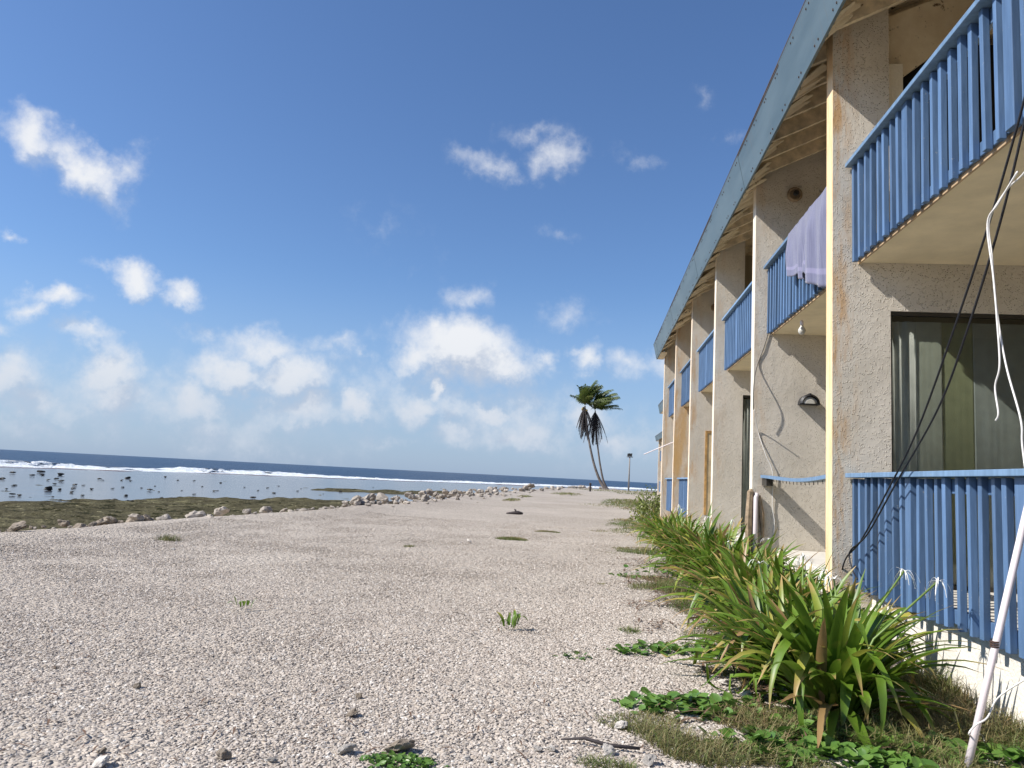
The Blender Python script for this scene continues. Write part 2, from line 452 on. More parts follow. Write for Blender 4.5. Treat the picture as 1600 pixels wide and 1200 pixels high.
def window(root, y, x0, x1, z0, z1, curtains, upper=False):
    """sliding glass door set in a cross wall, looking toward -y"""
    f = MB(); w = .035
    f.box(x0, x1, y, y + .05, z1 - w, z1); f.box(x0, x1, y, y + .05, z0, z0 + w)
    f.box(x0, x0 + w * .5, y + .001, y + .05, z0 + w, z1 - w); f.box(x1 - w, x1, y + .001, y + .05, z0 + w, z1 - w)
    xm = x0 + (x1 - x0) * .88
    f.box(xm, xm + .05, y - .004, y + .054, z0 + w, z1 - w)
    fo = f.build('window', M_ALU, root)
    g = MB().box(x0 + .018, x1 - w, y + .022, y + .028, z0 + w, z1 - w)
    g.build('pane', M_GLASS, fo)
    for (a, b, mi, fold, dy, zb) in curtains:
        c = MB(); n = max(6, int((b - a) / .012)); v = []; 
        for i in range(n + 1):
            x = a + (b - a) * i / n
            yy = y + dy + fold * math.sin(x * 75 + 2 * math.sin(x * 21)) + fold * .5 * math.sin(x * 33 + 1)
            v += [(x, yy, z0 + .03), (x, yy + .004, zb)]
        c.add(v, [(2 * i, 2 * i + 2, 2 * i + 3, 2 * i + 1) for i in range(n)])
        co = c.build('curtain', M_CURT[mi], fo, smooth=True)
        s = co.modifiers.new('thick', 'SOLIDIFY'); s.thickness = .006
    return fo

def hotel(root, near):
    ks = range(-1, 6)
    ylo, yhi = -S, 5 * S + T
    # party walls
    for k in ks:
        y0 = k * S; y1 = y0 + T
        if near and k in (0, 2, 4):
            xs = [0, .53, 2.3, 3.6]; zs = [0, .53, 3.08, 3.67, 4.9]
            xs2 = xs
            mb = cells_wall(xs, [0, .53, 3.08, 3.67, 9], lambda i, j: not (i == 1 and j == 1) and not (i == 1 and j == 3 and k != 4), y0, y1, True)
        else:
            mb = cells_wall([0, 1.2, 3.6], [0, 3, 9], lambda i, j: True, y0, y1, True)
        o = mb.build('party_wall', [M_STUCCO, M_TRIM], root)
        o.location = (0, 0, 0)
        o['stain'] = {-1: .3, 0: 1.15, 1: .35, 2: .35, 3: .75, 4: 2.0, 5: 1.5}[k] if near else .8
        if near and k == 0: o['label'] = 'end wall with orange rust streaks down its front edge'
        if near and k == 4: o['label'] = 'wall stained orange brown below the balcony'
    # decks, slabs, back walls
    for k in range(0, 6):
        a = (k - 1) * S + T + .002; b = k * S - .002
        MB().box(.33, 3.6, a, b, 0, .50).build('patio_deck', M_WHITEW, root, bevel=.01)
        MB().box(.345, 3.6, a + .005, b - .005, .504, .53).build('patio_floor', M_DECK, root)
        sb = MB(); sb.box(.252, 3.6, a, b, 3.545, 3.66, 0)
        so = sb.build('balcony_slab', [M_SOFFIT], root)
        MB().box(.234, .250, a, b, 3.528, 3.60).build('slab_edge_board', M_SLABEDGE, so)
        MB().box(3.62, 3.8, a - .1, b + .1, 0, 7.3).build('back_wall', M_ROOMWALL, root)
        if near:
            for z0 in (.53, 3.66):
                f = MB(); ya, yb = a + .7, b - .7; 
                f.box(3.57, 3.615, ya, yb, z0 + 2.1, z0 + 2.16); f.box(3.57, 3.615, ya, ya + .06, z0, z0 + 2.1); f.box(3.57, 3.615, yb - .06, yb, z0, z0 + 2.1)
                f.box(3.575, 3.615, (ya + yb) / 2 - .03, (ya + yb) / 2 + .03, z0, z0 + 2.1)
                d = f.build('sliding_door', M_ALU, root)
                MB().box(3.596, 3.604, ya + .06, yb - .06, z0, z0 + 2.1).build('pane', M_GLASS, d)
        # railings
        det = near and k <= 1
        railing(root, a, b, 3.535, 4.525, det, .0)
        if (k in (0, 4, 5)) if near else True:
            railing(root, a, b, .50, 1.53, near and k == 0)
    # room blocks behind the glazed walls
    if near:
        for k in (0, 2):
            y0 = k * S + T; yb = y0 + .95
            rb = MB()
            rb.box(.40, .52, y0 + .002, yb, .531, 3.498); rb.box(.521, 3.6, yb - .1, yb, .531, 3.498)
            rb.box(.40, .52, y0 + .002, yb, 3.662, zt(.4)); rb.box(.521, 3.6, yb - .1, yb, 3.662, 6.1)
            rb.build('room_wall', M_ROOMWALL, root)
            if k == 0:
                cur = [(.555, .70, 0, .012, .085, 3.0), (.69, .80, 0, .007, .070, 3.0), (.79, 1.02, 1, .0008, .064, 3.0), (1.02, 1.30, 2, .0006, .072, 3.0), (1.30, 2.25, 3, .0008, .064, 3.0)]
            else: cur = [(.56, 1.2, 0, .012, .10, 3.02)]
            window(root, k * S + .015, .531, 2.298, .532, 3.078, cur)
        # upper floor of the first bay: wall panel set back, with a half drawn blind in front of a sheet blackened for the unlit room
        wp = MB(); ya = .16
        prof = [(.531, yp(1387, 166, FY + ya).z)] + [(yp(u, v, FY + ya).x - FX, yp(u, v, FY + ya).z) for u, v in ((1396, 146), (1413, 118), (1452, 90), (1520, 55))]
        prof += [(2.4, prof[-1][1] + .15), (3.6, prof[-1][1] + .3), (3.6, 7.38), (.531, zt(.531) - .005)]
        n = len(prof)
        v = [(x, ya, z) for x, z in prof] + [(x, ya + .04, z) for x, z in prof]
        wp.add(v, [tuple(range(n)), tuple(range(2 * n - 1, n - 1, -1))] + [(i, i + n, (i + 1) % n + n, (i + 1) % n) for i in range(n)])
        wp.build('upper_wall_panel', M_SOFBOARD, root)
        MB().box(.531, .70, .10, .158, 5.02, 5.62).build('door_jamb', M_TRIM, root)
        MB().box(.531, 3.6, .42, .46, 3.67, 6.0).build('room_shade_sheet', M_DEEPSHADE, root)  # black sheet: darkness of the room put into its colour
    # roof
    x1 = 9.0; xr = 4.6
    e0 = -.345; 
    rf = MB()
    rf.prism([(e0, zt(e0) + .235), (xr, zt(xr) + .235), (xr, zt(xr) + .275), (e0, zt(e0) + .275)], ylo - .5, yhi + .42)
    zr = zt(xr) + .25
    rf.prism([(xr, zr - .02), (x1 + .6, zr - .42 * (x1 + .6 - xr)), (x1 + .6, zr - .42 * (x1 + .6 - xr) + .045), (xr, zr + .026)], ylo - .5, yhi + .42)
    ro = rf.build('roof', M_ROOF, root)
    MB().box(3.82, x1, ylo - .05, yhi - .002, 0, 6.9).build('rear_wall', M_STUCCO, root)
    # raking fascia in sheets
    bx, bz, tx, tz = -.235, 5.53, -.345, 6.03
    L = 2.45; y = ylo - .45; i = 0
    fa = MB()
    while y < yhi + .35:
        ye = min(y + L, yhi + .36); j = (i % 2) * .004
        fa.prism([(bx - j, bz), (bx + .03 - j, bz + .008), (tx + .03 - j, tz), (tx - j, tz)], y, ye - .004, 0)
        for yy in np.arange(y + .10, ye - .05, .58):
            for q in (.12, .88):
                for s in (0, .10):
                    cx = bx + (tx - bx) * q - j - .004; cz = bz + (tz - bz) * q
                    dy = yy + s + random.uniform(-.02, .02)
                    ln = random.uniform(.004, .012)
                    fa.box(cx - .003, cx + .006, dy - .007, dy + .007, cz - .009, cz + .009, 1)
        y = ye; i += 1
    fo = fa.build('fascia', [M_FASCIA, M_NAIL], ro)
    cap = MB(); cap.prism([(tx - .006, tz + .004), (tx + .04, tz + .004), (tx + .04, tz + .018), (tx - .008, tz + .018)], ylo - .46, yhi + .38)
    cap.build('roof_edge_strip', M_ROOF, ro)
    # soffit: boards along the slope, rafters, broken lower panels
    sf = MB()
    sf.prism([(-.30, zt(-.30) + .13), (-.30, zt(-.30) + .11), (3.6, zt(3.6) + .11), (3.6, zt(3.6) + .13)], ylo - .4, yhi + .34)
    sf.build('soffit', M_SOFBOARD, ro)
    if near:
        MB().prism([(-.30, zt(-.30) + .105), (-.30, zt(-.30) + .085), (-.06, zt(-.06) + .085), (-.06, zt(-.06) + .105)], ylo - .39, yhi - .9).build('eave_shade_board', M_DEEPSHADE, ro)  # thin black board added to paint shade between the rafters
        ra = MB(); yy = ylo + .3
        while yy < yhi + .3:
            ra.prism([(-.20, zt(-.20) - .14), (3.5, zt(3.5) + .015), (3.5, zt(3.5) + .105), (-.20, zt(-.20) + .105)], yy, yy + .055)
            if yy < yhi - 1.2 and random.random() < .7:
                w = .60; n = 14; ph = random.uniform(0, 6)
                zA = 5.58 + random.uniform(0, .09); reach = random.uniform(-.02, .22); a0, a1 = yy + .09, yy + w - .03
                v = []
                for q in range(n + 1):
                    yq = a0 + (a1 - a0) * q / n
                    r_ = max(.0, reach + .07 * math.sin(q * 1.1 + ph) + random.uniform(-.045, .045))
                    v += [(-.185 + r_ * .1, yq, zA + random.uniform(-.01, .01)), (-.02 + r_, yq, zA + .17 + r_ * .25 + random.uniform(-.02, .02))]
                f = [(2 * q, 2 * q + 1, 2 * q + 3, 2 * q + 2) for q in range(n)]
                o_ = len(v); v2 = [(a, b, c + .012) for a, b, c in v]
                pn = MB(); pn.add(v + v2, f + [tuple(x + o_ for x in reversed(t_)) for t_ in f] + [(2 * q, 2 * q + 2, 2 * q + 2 + o_, 2 * q + o_) for q in range(n)] + [(2 * q + 1, 2 * q + 1 + o_, 2 * q + 3 + o_, 2 * q + 3) for q in range(n)])
                pn.build('soffit_flap', M_SOFBOARD, ro)
            yy += .61
        ra.build('rafter_framing', M_RAFTER, ro)
    MB().box(-.20, -.002, yhi - 1.1, yhi + .33, 5.535, 5.56).build('eave_board', M_SOFBOARD, ro)

h1 = empty('hotel_building', (FX, FY, 0), 'long two storey beige hotel block with blue slatted balconies, nearest of the three', 'building')
hotel(h1, True)
h2 = empty('hotel_building', (4.05, 47.2 - 5 * S - T - .36, 0), 'second hotel block, only its grey blue eave showing behind the nearest block', 'building', rz=0)
hotel(h2, False)
h3 = copy_tree(h2); h3.location = (6.33, 79 - 5 * S - T - .36, 0)
h3['label'] = 'farthest hotel block with grey blue eave and blue railing, by the shore past the others'

# ------------------------------------------------------------------ things on the hotel
# towel over the balcony railing of the second bay
def towel():
    m, t, b = mat('lavender_towelling')
    p = t.obj(); x, y, z = t.sep(p)
    s = t.noise(t.scale(p, (1, 60, 2)), 1.5, 3, .6)
    c = t.mix(t.ramp(s, .3, .7), (.125, .132, .215, 1), (.172, .180, .275, 1))
    band = t.math('MULTIPLY', t.ramp(t.attr('t'), .84, .85), t.ramp(t.attr('t'), .90, .89))
    c = t.mix(t.math('MULTIPLY', band, .6), c, (.26, .25, .39, 1))
    t.link(c, b.inputs['Base Color']); b.inputs['Roughness'].default_value = .95; b.inputs['Sheen Weight'].default_value = .4
    t.link(t.bump(t.noise(p, 220, 2), .003), b.inputs['Normal'])
    ny, nz = 60, 34
    V = []; Tt = []
    ya, yb = 7.74, 9.62
    for j in range(nz + 1):
        tt = j / nz
        for i in range(ny + 1):
            q = i / ny; yy = ya + (yb - ya) * q - .0
            # drop length differs along the cloth; the far panel hangs shorter and a fold splits it
            drop = 1.09 - .55 * q ** 1.2 - .11 * math.exp(-((q - .58) / .035) ** 2) - .05 * math.exp(-((q - .8) / .05) ** 2)
            d = tt * (drop + .18) - .18
            fold = (.030 * math.sin(q * 24 + 1.5 * tt) + .012 * math.sin(q * 55 + 4 * tt) + .02 * math.sin(q * 9 + 1) + .05 * math.exp(-((q - .60 - .05 * tt) / .03) ** 2)) * min(1, max(0, d) * 3)
            if d < -.10: X, Z = 2.47, 4.531 - (-.10 - d) * 1.2
            elif d < 0: X, Z = 2.304 + (-d / .10) * .165, 4.533
            else: X, Z = 2.301 - .02 * min(1, d * 4) + fold + .01 * d, 4.531 - d
            sh = -.26 * (1 - q) ** 1.5 * max(0, d) + .06 * q * max(0, d)
            V.append((X, yy - sh, Z + .004 * math.sin(q * 40))); Tt.append(tt)
    Fq = [(j * (ny + 1) + i, j * (ny + 1) + i + 1, (j + 1) * (ny + 1) + i + 1, (j + 1) * (ny + 1) + i) for j in range(nz) for i in range(ny)]
    me = npmesh('towel', np.array(V), np.array(Fq), m, {'t': Tt})
    o = link('towel', me); s = o.modifiers.new('thick', 'SOLIDIFY'); s.thickness = .008
    tag(o, 'lavender bath towel hung over the balcony railing of the second unit', 'towel')
towel()

def bulkhead(loc):
    r = empty('wall_light', loc, 'black half moon bulkhead lamp on the second ground floor wall', 'wall light', 'lamps on the party walls')
    b = MB(); n = 14; ro_, w = .135, .12
    arc = [(math.cos(math.pi * i / n) * ro_, math.sin(math.pi * i / n) * ro_) for i in range(n + 1)]
    def dome(sc, y0, y1):
        v = []
        for i, (x, z) in enumerate(arc): v += [(x * sc, y0, z * sc), (x * sc, y1, z * sc), (x * sc * .8, y1 - .02, z * sc * .8)]
        f = []
        for i in range(n): f += [(3 * i, 3 * i + 1, 3 * i + 4, 3 * i + 3), (3 * i + 1, 3 * i + 2, 3 * i + 5, 3 * i + 4)]
        return v, f
    v, f = dome(1, 0, -w); b.add(v, f)
    b.box(-ro_, ro_, -w, 0, -.012, .006)
    b.add([(-ro_, -.001, 0), (ro_, -.001, 0)] + [(x, -.001, z) for x, z in arc[1:-1]], [tuple([1] + list(range(2, n + 1)) + [0])])
    b.build('housing', M_BLACK, r)
    l = MB(); v = []
    for i, (x, z) in enumerate(arc): v += [(x * .8, -w + .018, z * .72), (x * .45, -w - .012, z * .4)]
    l.add(v, [(2 * i, 2 * i + 1, 2 * i + 3, 2 * i + 2) for i in range(n)]); l.add([v[2 * i + 1] for i in range(n + 1)], [tuple(range(n + 1))])
    l.build('lens', M_LENS, r, smooth=False)
    g = MB().box(-.012, .012, -w - .022, -.02, .1, ro_ + .008); g.build('guard_bar', M_BLACK, r)
    return r
P = yp(1262, 632, FY + S); bulkhead((P.x, FY + S, P.z))
def round_base(loc, label, sc=1.0, full=True):
    r = empty('wall_light', loc, label, 'wall light', 'lamps on the party walls')
    b = MB(); b.lathe([(.0, 0), (.105 * sc, 0), (.11 * sc, .03), (.09 * sc, .06), (.075 * sc, .062), (.07 * sc, .03), (.0, .03)], 18)
    b.v = [(x, -z, y) for x, y, z in b.v]
    b.build('base_plate', M_RUSTMETAL, r, smooth=False)
    s = MB().lathe([(.0, .028), (.035, .028), (.04, .075), (.03, .09), (.0, .09)], 12, c=(.012, .01, 0)); s.v = [(x, -z, y) for x, y, z in s.v]
    s.build('socket', M_BLACK if full else M_RUSTMETAL, r)
    MB().tube([(-.05, -.055, .06), (-.02, -.09, .075), (.05, -.06, .07)], .006, 6).build('wire_guard', M_RUSTMETAL, r)
    return r
P = yp(1241, 305, FY + S); round_base((P.x, FY + S, P.z), 'rusty round lamp base without its globe, high on the second wall')
P = yp(1117, 481, FY + 3 * S); round_base((P.x, FY + 3 * S, P.z), 'small dark lamp base high on the fourth wall, beside a balcony', .9, False)
# bare bulb under the balcony with the towel
P = xp(1253, 497, 2.55)
r = empty('hanging_bulb', (2.55, P.y, 3.50), 'clear bulb hanging from the balcony edge below the towel', 'light bulb')
MB().lathe([(.012, 0), (.022, -.02), (.022, -.06), (.012, -.065)][::-1], 10).build('bulb_socket', M_PVC, r)
MB().lathe([(.004, -.19), (.03, -.18), (.046, -.15), (.044, -.12), (.02, -.08), (.014, -.06)], 14).build('glass_bulb', M_LENS, r, smooth=True)

# broken patio rail of the second unit
r = empty('broken_patio_rail', (2.36, FY + S - .05, 1.5), 'sagging weathered blue rail board left without slats', 'railing')
b = MB(); n = 26; v = []
for i in range(n + 1):
    y = -3.3 * i / n; z = .015 - .05 * math.sin(math.pi * (i / n) ** 1.3)
    v += [(-.06, y, z - .018), (.07, y, z - .022), (.07, y, z + .018), (-.06, y, z + .022)]
f = [(4 * i + a, 4 * i + (a + 1) % 4, 4 * i + 4 + (a + 1) % 4, 4 * i + 4 + a) for i in range(n) for a in range(4)] + [(0, 3, 2, 1), (4 * n, 4 * n + 1, 4 * n + 2, 4 * n + 3)]
b.add(v, f); b.build('top_rail', M_RAILTOP, r)
MB().box(-.03, .055, -.24, .045, -.11, -.006).build('rail_bracket', M_ALU, r)
nb = MB()
for i in range(16):
    y = -.35 - .17 * i; z = .015 - .05 * math.sin(math.pi * (-y / 3.3) ** 1.3)
    nb.tube([(.0, y, z - .018), (.004, y + random.uniform(-.01, .01), z - .055)], .004, 5)
nb.build('nail_row', M_NAIL, r)

# cables in front of the first bay
def cable(name, pts, rad, m, label, cat, group=None, sub=8):
    pts = [Vector(p) for p in pts]
    out = []
    for i in range(len(pts) - 1):
        p0 = pts[max(i - 1, 0)]; p1 = pts[i]; p2 = pts[i + 1]; p3 = pts[min(i + 2, len(pts) - 1)]
        for q in range(sub):
            t = q / sub
            out.append(.5 * ((2 * p1) + (p2 - p0) * t + (2 * p0 - 5 * p1 + 4 * p2 - p3) * t * t + (3 * p1 - p0 - 3 * p2 + p3) * t ** 3))
    out.append(pts[-1])
    o0 = pts[0]
    b = MB().tube([p - o0 for p in out], rad, 7)
    o = b.build(name, m, None, True, loc=o0)
    return tag(o, label, cat, group)
cable('black_cable', [xp(1606, 120, 2.26), xp(1598, 165, 2.26), xp(1545, 350, 2.26), xp(1480, 545, 2.26), xp(1430, 680, 2.27), xp(1385, 770, 2.28), xp(1345, 845, 2.29), xp(1322, 872, 2.29), xp(1312, 905, 2.29)], .007, M_CABLE,
      'thin black cable sloping past the railings, left one of the pair', 'cable', 'cables hanging in front of the nearest balcony')
cable('black_cable', [xp(1610, 130, 2.22), xp(1603, 180, 2.22), xp(1562, 350, 2.22), xp(1510, 520, 2.22), xp(1465, 640, 2.24), xp(1400, 755, 2.27), xp(1355, 835, 2.28), xp(1328, 862, 2.28), xp(1332, 890, 2.28), xp(1340, 905, 2.28)], .007, M_CABLE,
      'thin black cable sloping past the railings, right one of the pair', 'cable', 'cables hanging in front of the nearest balcony')
cable('white_cord', [xp(1640, 180, 2.20), xp(1606, 262, 2.20), xp(1572, 298, 2.21), xp(1546, 345, 2.21), xp(1550, 400, 2.20), xp(1557, 480, 2.20), xp(1572, 570, 2.20), xp(1595, 655, 2.20), xp(1598, 700, 2.20), xp(1612, 800, 2.2)], .0055, M_CORD,
      'white cord looping down past the window beyond the right edge', 'cord', 'cords hanging by the nearest window')
cable('white_cord', [xp(1590, 268, 2.19), xp(1560, 318, 2.18), xp(1543, 350, 2.18), xp(1552, 430, 2.18), xp(1558, 500, 2.18), xp(1562, 570, 2.18), xp(1555, 605, 2.18), xp(1560, 645, 2.18), xp(1556, 657, 2.18)], .0055, M_CORD,
      'loose white cord with its cut end dangling before the window', 'cord', 'cords hanging by the nearest window')
# wires on the second wall
w0 = FX - .02
cable('loose_wire', [yp(1203, 512, FY + S - .012), yp(1193, 545, FY + S - .012), yp(1183, 572, FY + S - .015), xp(1178, 600, w0), xp(1177, 640, w0)], .006, M_ALU, 'dark loose wire strung from balcony corner to the second wall', 'wire')
cable('loose_wire', [xp(1179, 640, w0), yp(1184, 672, FY + S - .015), yp(1197, 712, FY + S - .03), yp(1207, 738, FY + S - .03), yp(1207, 790, FY + S - .015), yp(1210, 815, FY + S - .015), yp(1208, 845, FY + S - .015)], .006, M_CORD, 'pale loose wire drooping down the second ground floor wall', 'wire')
# conduit at the broken foot of the second wall
P = xp(1176, 800, FX)
r = empty('broken_conduit', (FX - .06, FY + S - .02, 0), 'grey white conduit and rusted steel at the broken foot of the wall', 'conduit')
MB().tube([(.09, -.05, .15), (.095, -.045, .8), (.10, -.03, 1.22), (.12, .0, 1.27)], .036, 10).build('pipe', M_PVC, r, smooth=True)
b = MB(); pts = [(.0, -.02, .1), (.015, -.03, .5), (.01, -.02, .9), (.03, -.01, 1.3), (.05, .0, 1.33)]
b.tube(pts, [.05, .045, .055, .045, .02], 7); b.build('exposed_steel', M_RUSTMETAL, r)
b = MB(); b.tube([(.19, -.015, .3), (.20, -.02, .7), (.185, -.015, 1.0), (.15, -.01, 1.25)], [.03, .02, .035, .02], 6); b.build('cracked_render', M_RUSTMETAL, r)
# leaning pvc pole
p0 = gp(1508, 1203); p1 = xp(1604, 800, 2.33); d = (p1 - p0)
r = empty('leaning_pole', p0, 'white plastic pipe leaning on the nearest patio railing', 'pole')
MB().tube([(0, 0, -.03), d * .5 + Vector((.004, .0, 0)), d, d * 1.22], .0185, 12).build('pipe', M_PVC, r, smooth=True)
b = MB()
a = d * .46; side = Vector((1, 0, .1)).normalized()
for k in range(3): b.lathe([(.021, -.004), (.0225, 0), (.021, .004)], 12, c=(a.x, a.y, a.z + .012 * k))
b.build('wire_tie', M_NAIL, r)
cable('white_cord', [gp(1545, 1195) + Vector((0, 0, .01)), gp(1535, 1150, .05), p0 + d * .13 + Vector((-.03, -.02, 0)), p0 + d * .17 + Vector((-.02, -.035, 0)), p0 + d * .2 + Vector((.03, -.03, 0)), yp(1560, 1090, 4.45), yp(1608, 1058, 4.5), yp(1660, 1030, 4.5)], .0045, M_CORD, 'white cord tied round the foot of the leaning pipe', 'cord')
cable('black_cable', [gp(1480, 1185) + Vector((0, 0, .01)), gp(1510, 1160) + Vector((0, 0, .02)), gp(1545, 1130, .03), gp(1575, 1116, .03), gp(1610, 1110, .03), gp(1680, 1105, .02)], .008, M_CABLE, 'black cable lying in the grass behind the leaning pipe', 'cable')
# rusted frame of a closed opening in the fourth wall
Y3 = FY + 3 * S
a = yp(1102, 673, Y3); b2 = yp(1112, 805, Y3)
f = MB(); lx0, lx1, lz0, lz1 = a.x - FX, b2.x - FX + .05, max(.1, b2.z), a.z
f.box(lx0, lx1, 3 * S - .02, 3 * S - .002, lz1 - .06, lz1); f.box(lx0, lx0 + .05, 3 * S - .02, 3 * S - .002, lz0, lz1 - .06); f.box(lx0 + .05, lx1, 3 * S - .008, 3 * S - .002, lz0, lz1 - .06, 1)
f.build('rusted_door', [simple('rusted_orange_frame', (.50, .29, .10, 1), .85, .4, 7), simple('stained_beige_panel', (.60, .47, .28, 1), .85, .25, 4)], h1)
# thin white rod sticking out from the fifth wall
a = yp(1006, 710, FY + 4 * S + .1); b2 = yp(1054, 690, FY + 4 * S + .1)
o = MB().tube([(0, 0, 0), b2 - a, (b2 - a) * 1.1], .014, 8).build('awning_rod', M_PVC, None, True, loc=a)
tag(o, 'thin white rod sticking out over the path from a stained wall', 'rod')

# ------------------------------------------------------------------ terrain
SHORE = np.array([(-40, -260), (-14, -60), (-10.2, 0), (-9.15, 11), (-8.5, 20), (-7.8, 28), (-7.35, 40), (-7.4, 53), (-6.6, 70), (-5.2, 86), (-4.0, 104), (-2, 117), (6, 123), (16, 126), (40, 140), (140, 200), (400, 330)], float)
SURF = np.array([(-400, -420), (-210, -60), (-118, 72), (-95, 115), (-82, 151), (-52, 189), (-31, 222), (8.5, 278), (70, 360), (260, 560)], float)
WATER = np.array([(-60, -60), (-36, 10), (-28, 34), (-26.5, 45), (-20, 55), (-13, 60), (-6, 63)], float)
def sdist(P, L):
    """signed distance to a polyline, positive on the right hand side of its direction"""
    best = np.full(len(P), 1e9); sg = np.ones(len(P))
    for a, b in zip(L[:-1], L[1:]):
        ab = b - a; t = np.clip(((P - a) @ ab) / (ab @ ab), 0, 1)
        c = a + t[:, None] * ab; d = np.hypot(*(P - c).T)
        cr = ab[0] * (P[:, 1] - a[1]) - ab[1] * (P[:, 0] - a[0])
        m = d < best - 1e-9; best[m] = d[m]; sg[m] = np.where(cr[m] < 0, 1, -1)
    return best * sg
def vnoise(P, sc, seed=0, oct=3):
    out = np.zeros(len(P)); amp = 1; tot = 0
    for o in range(oct):
        q = P * sc * 2 ** o + seed * 17.3 + o * 5.1
        i = np.floor(q).astype(np.int64); f = q - i; f = f * f * (3 - 2 * f)
        def h(ix, iy):
            n = (ix * 374761393 + iy * 668265263 + seed * 1442695) & 0x7fffffff
            n = ((n ^ (n >> 13)) * 1274126177) & 0x7fffffff
            return ((n ^ (n >> 16)) & 0xffff) / 65535.
        a = h(i[:, 0], i[:, 1]); b = h(i[:, 0] + 1, i[:, 1]); c = h(i[:, 0], i[:, 1] + 1); d = h(i[:, 0] + 1, i[:, 1] + 1)
        out += amp * ((a * (1 - f[:, 0]) + b * f[:, 0]) * (1 - f[:, 1]) + (c * (1 - f[:, 0]) + d * f[:, 0]) * f[:, 1]); tot += amp; amp *= .5
    return out / tot - .5
def sheet(name, xs, ys, zf, m, attr=None, smooth=True):
    X, Y = np.meshgrid(xs, ys); P2 = np.stack([X.ravel(), Y.ravel()], 1)
    r = zf(P2); z, at = r if isinstance(r, tuple) else (r, None)
    nx, ny = len(xs), len(ys)
    I = np.arange(nx * ny).reshape(ny, nx)
    Fq = np.stack([I[:-1, :-1].ravel(), I[:-1, 1:].ravel(), I[1:, 1:].ravel(), I[1:, :-1].ravel()], 1)
    return npmesh(name, np.column_stack([P2, z]), Fq, m, at, smooth)
sm = lambda a, b, x: (lambda t: t * t * (3 - 2 * t))(np.clip((x - a) / (b - a), 0, 1))
SHORE_W = SHORE.copy()
def ground_z(P2):
    d = sdist(P2, SHORE) + vnoise(P2, .35, 3) * 1.2
    z = vnoise(P2, .25, 1) * .07 + vnoise(P2, 1.1, 2) * .025
    z = z * np.clip(.3 + np.hypot(P2[:, 0], P2[:, 1]) / 20, .3, 1)
    z += .10 * np.exp(-((d - .7) / .9) ** 2)
    z = z - 1.75 * sm(.2, -3.4, d)
    return z
def gravel_mat():
    m, t, b = mat('coral_gravel')
    p = t.pos()
    big = t.noise(p, .22, 5, .6); mid = t.noise(p, 1.3, 4, .6)
    c = t.mix(t.ramp(big, .3, .7), (.415, .36, .30, 1), (.505, .445, .375, 1))
    c = t.mix(t.math('MULTIPLY', t.ramp(mid, .52, .75), .35), c, (.40, .345, .275, 1))
    v1 = t.voro(p, 42, out='Color'); v2 = t.voro(p, 17, out='Color')
    k = t.math('ADD', t.math('MULTIPLY', t.sep(v1)[0], .55), t.math('MULTIPLY', t.sep(v2)[1], .45))
    k = t.ramp(k, .15, .9, .74, 1.22, False)
    s = t.new('ShaderNodeVectorMath', operation='SCALE'); t.link(c, s.inputs[0]); t.link(k, s.inputs['Scale'])
    cc = s.outputs[0]
    wet = t.ramp(t.sep(p)[2], -.25, -.9)
    cc = t.mix(wet, cc, (.14, .12, .08, 1))
    t.link(cc, b.inputs['Base Color']); b.inputs['Roughness'].default_value = .9; b.inputs['Specular IOR Level'].default_value = .2
    h = t.math('ADD', t.voro(p, 42), t.math('MULTIPLY', t.voro(p, 17), 1.6))
    t.link(t.bump(h, -.022, 1.0), b.inputs['Normal'])
    return m
M_GRAVEL = gravel_mat()
def graded(lo, hi, c, near, step0, growth):
    out = [c]; s = step0; x = c
    while x < hi:
        if x > c + near: s *= growth
        x += s; out.append(x)
    s = step0; x = c
    while x > lo:
        if x < c - near: s *= growth
        x -= s; out.append(x)
    return np.array(sorted(out))
ground = link('gravel_ground', sheet('gravel_ground', graded(-30, 420, -3, 11, .3, 1.18), graded(-60, 420, 14, 24, .35, 1.05), ground_z, M_GRAVEL)); ground['kind'] = 'structure'

def reef_mat():
    m, t, b = mat('algae_covered_reef')
    p = t.pos()
    n = t.noise(p, .9, 6, .65); n2 = t.noise(p, 3.5, 4, .6)
    c = t.mix(t.ramp(n, .3, .7), (.054, .047, .027, 1), (.108, .098, .056, 1))
    n3 = t.noise(p, .42, 5, .7); n4 = t.noise(p, 1.5, 5, .7)
    c = t.mix(t.ramp(n4, .54, .60), c, (.024, .024, .010, 1))
    c = t.mix(t.ramp(n2, .60, .70), c, (.25, .225, .13, 1))
    c = t.mix(t.math('MULTIPLY', t.ramp(n3, .56, .64), .6), c, (.19, .175, .095, 1))
    c = t.mix(t.ramp(n2, .42, .32), c, (.026, .025, .010, 1))
    rf = t.attr('crest')
    c = t.mix(rf, c, (.125, .095, .10, 1))
    t.link(c, b.inputs['Base Color']); b.inputs['Roughness'].default_value = 1; b.inputs['Specular IOR Level'].default_value = .05
    t.link(t.bump(t.math('ADD', n2, t.noise(p, 9, 3)), .08), b.inputs['Normal'])
    return m
M_REEF = reef_mat()
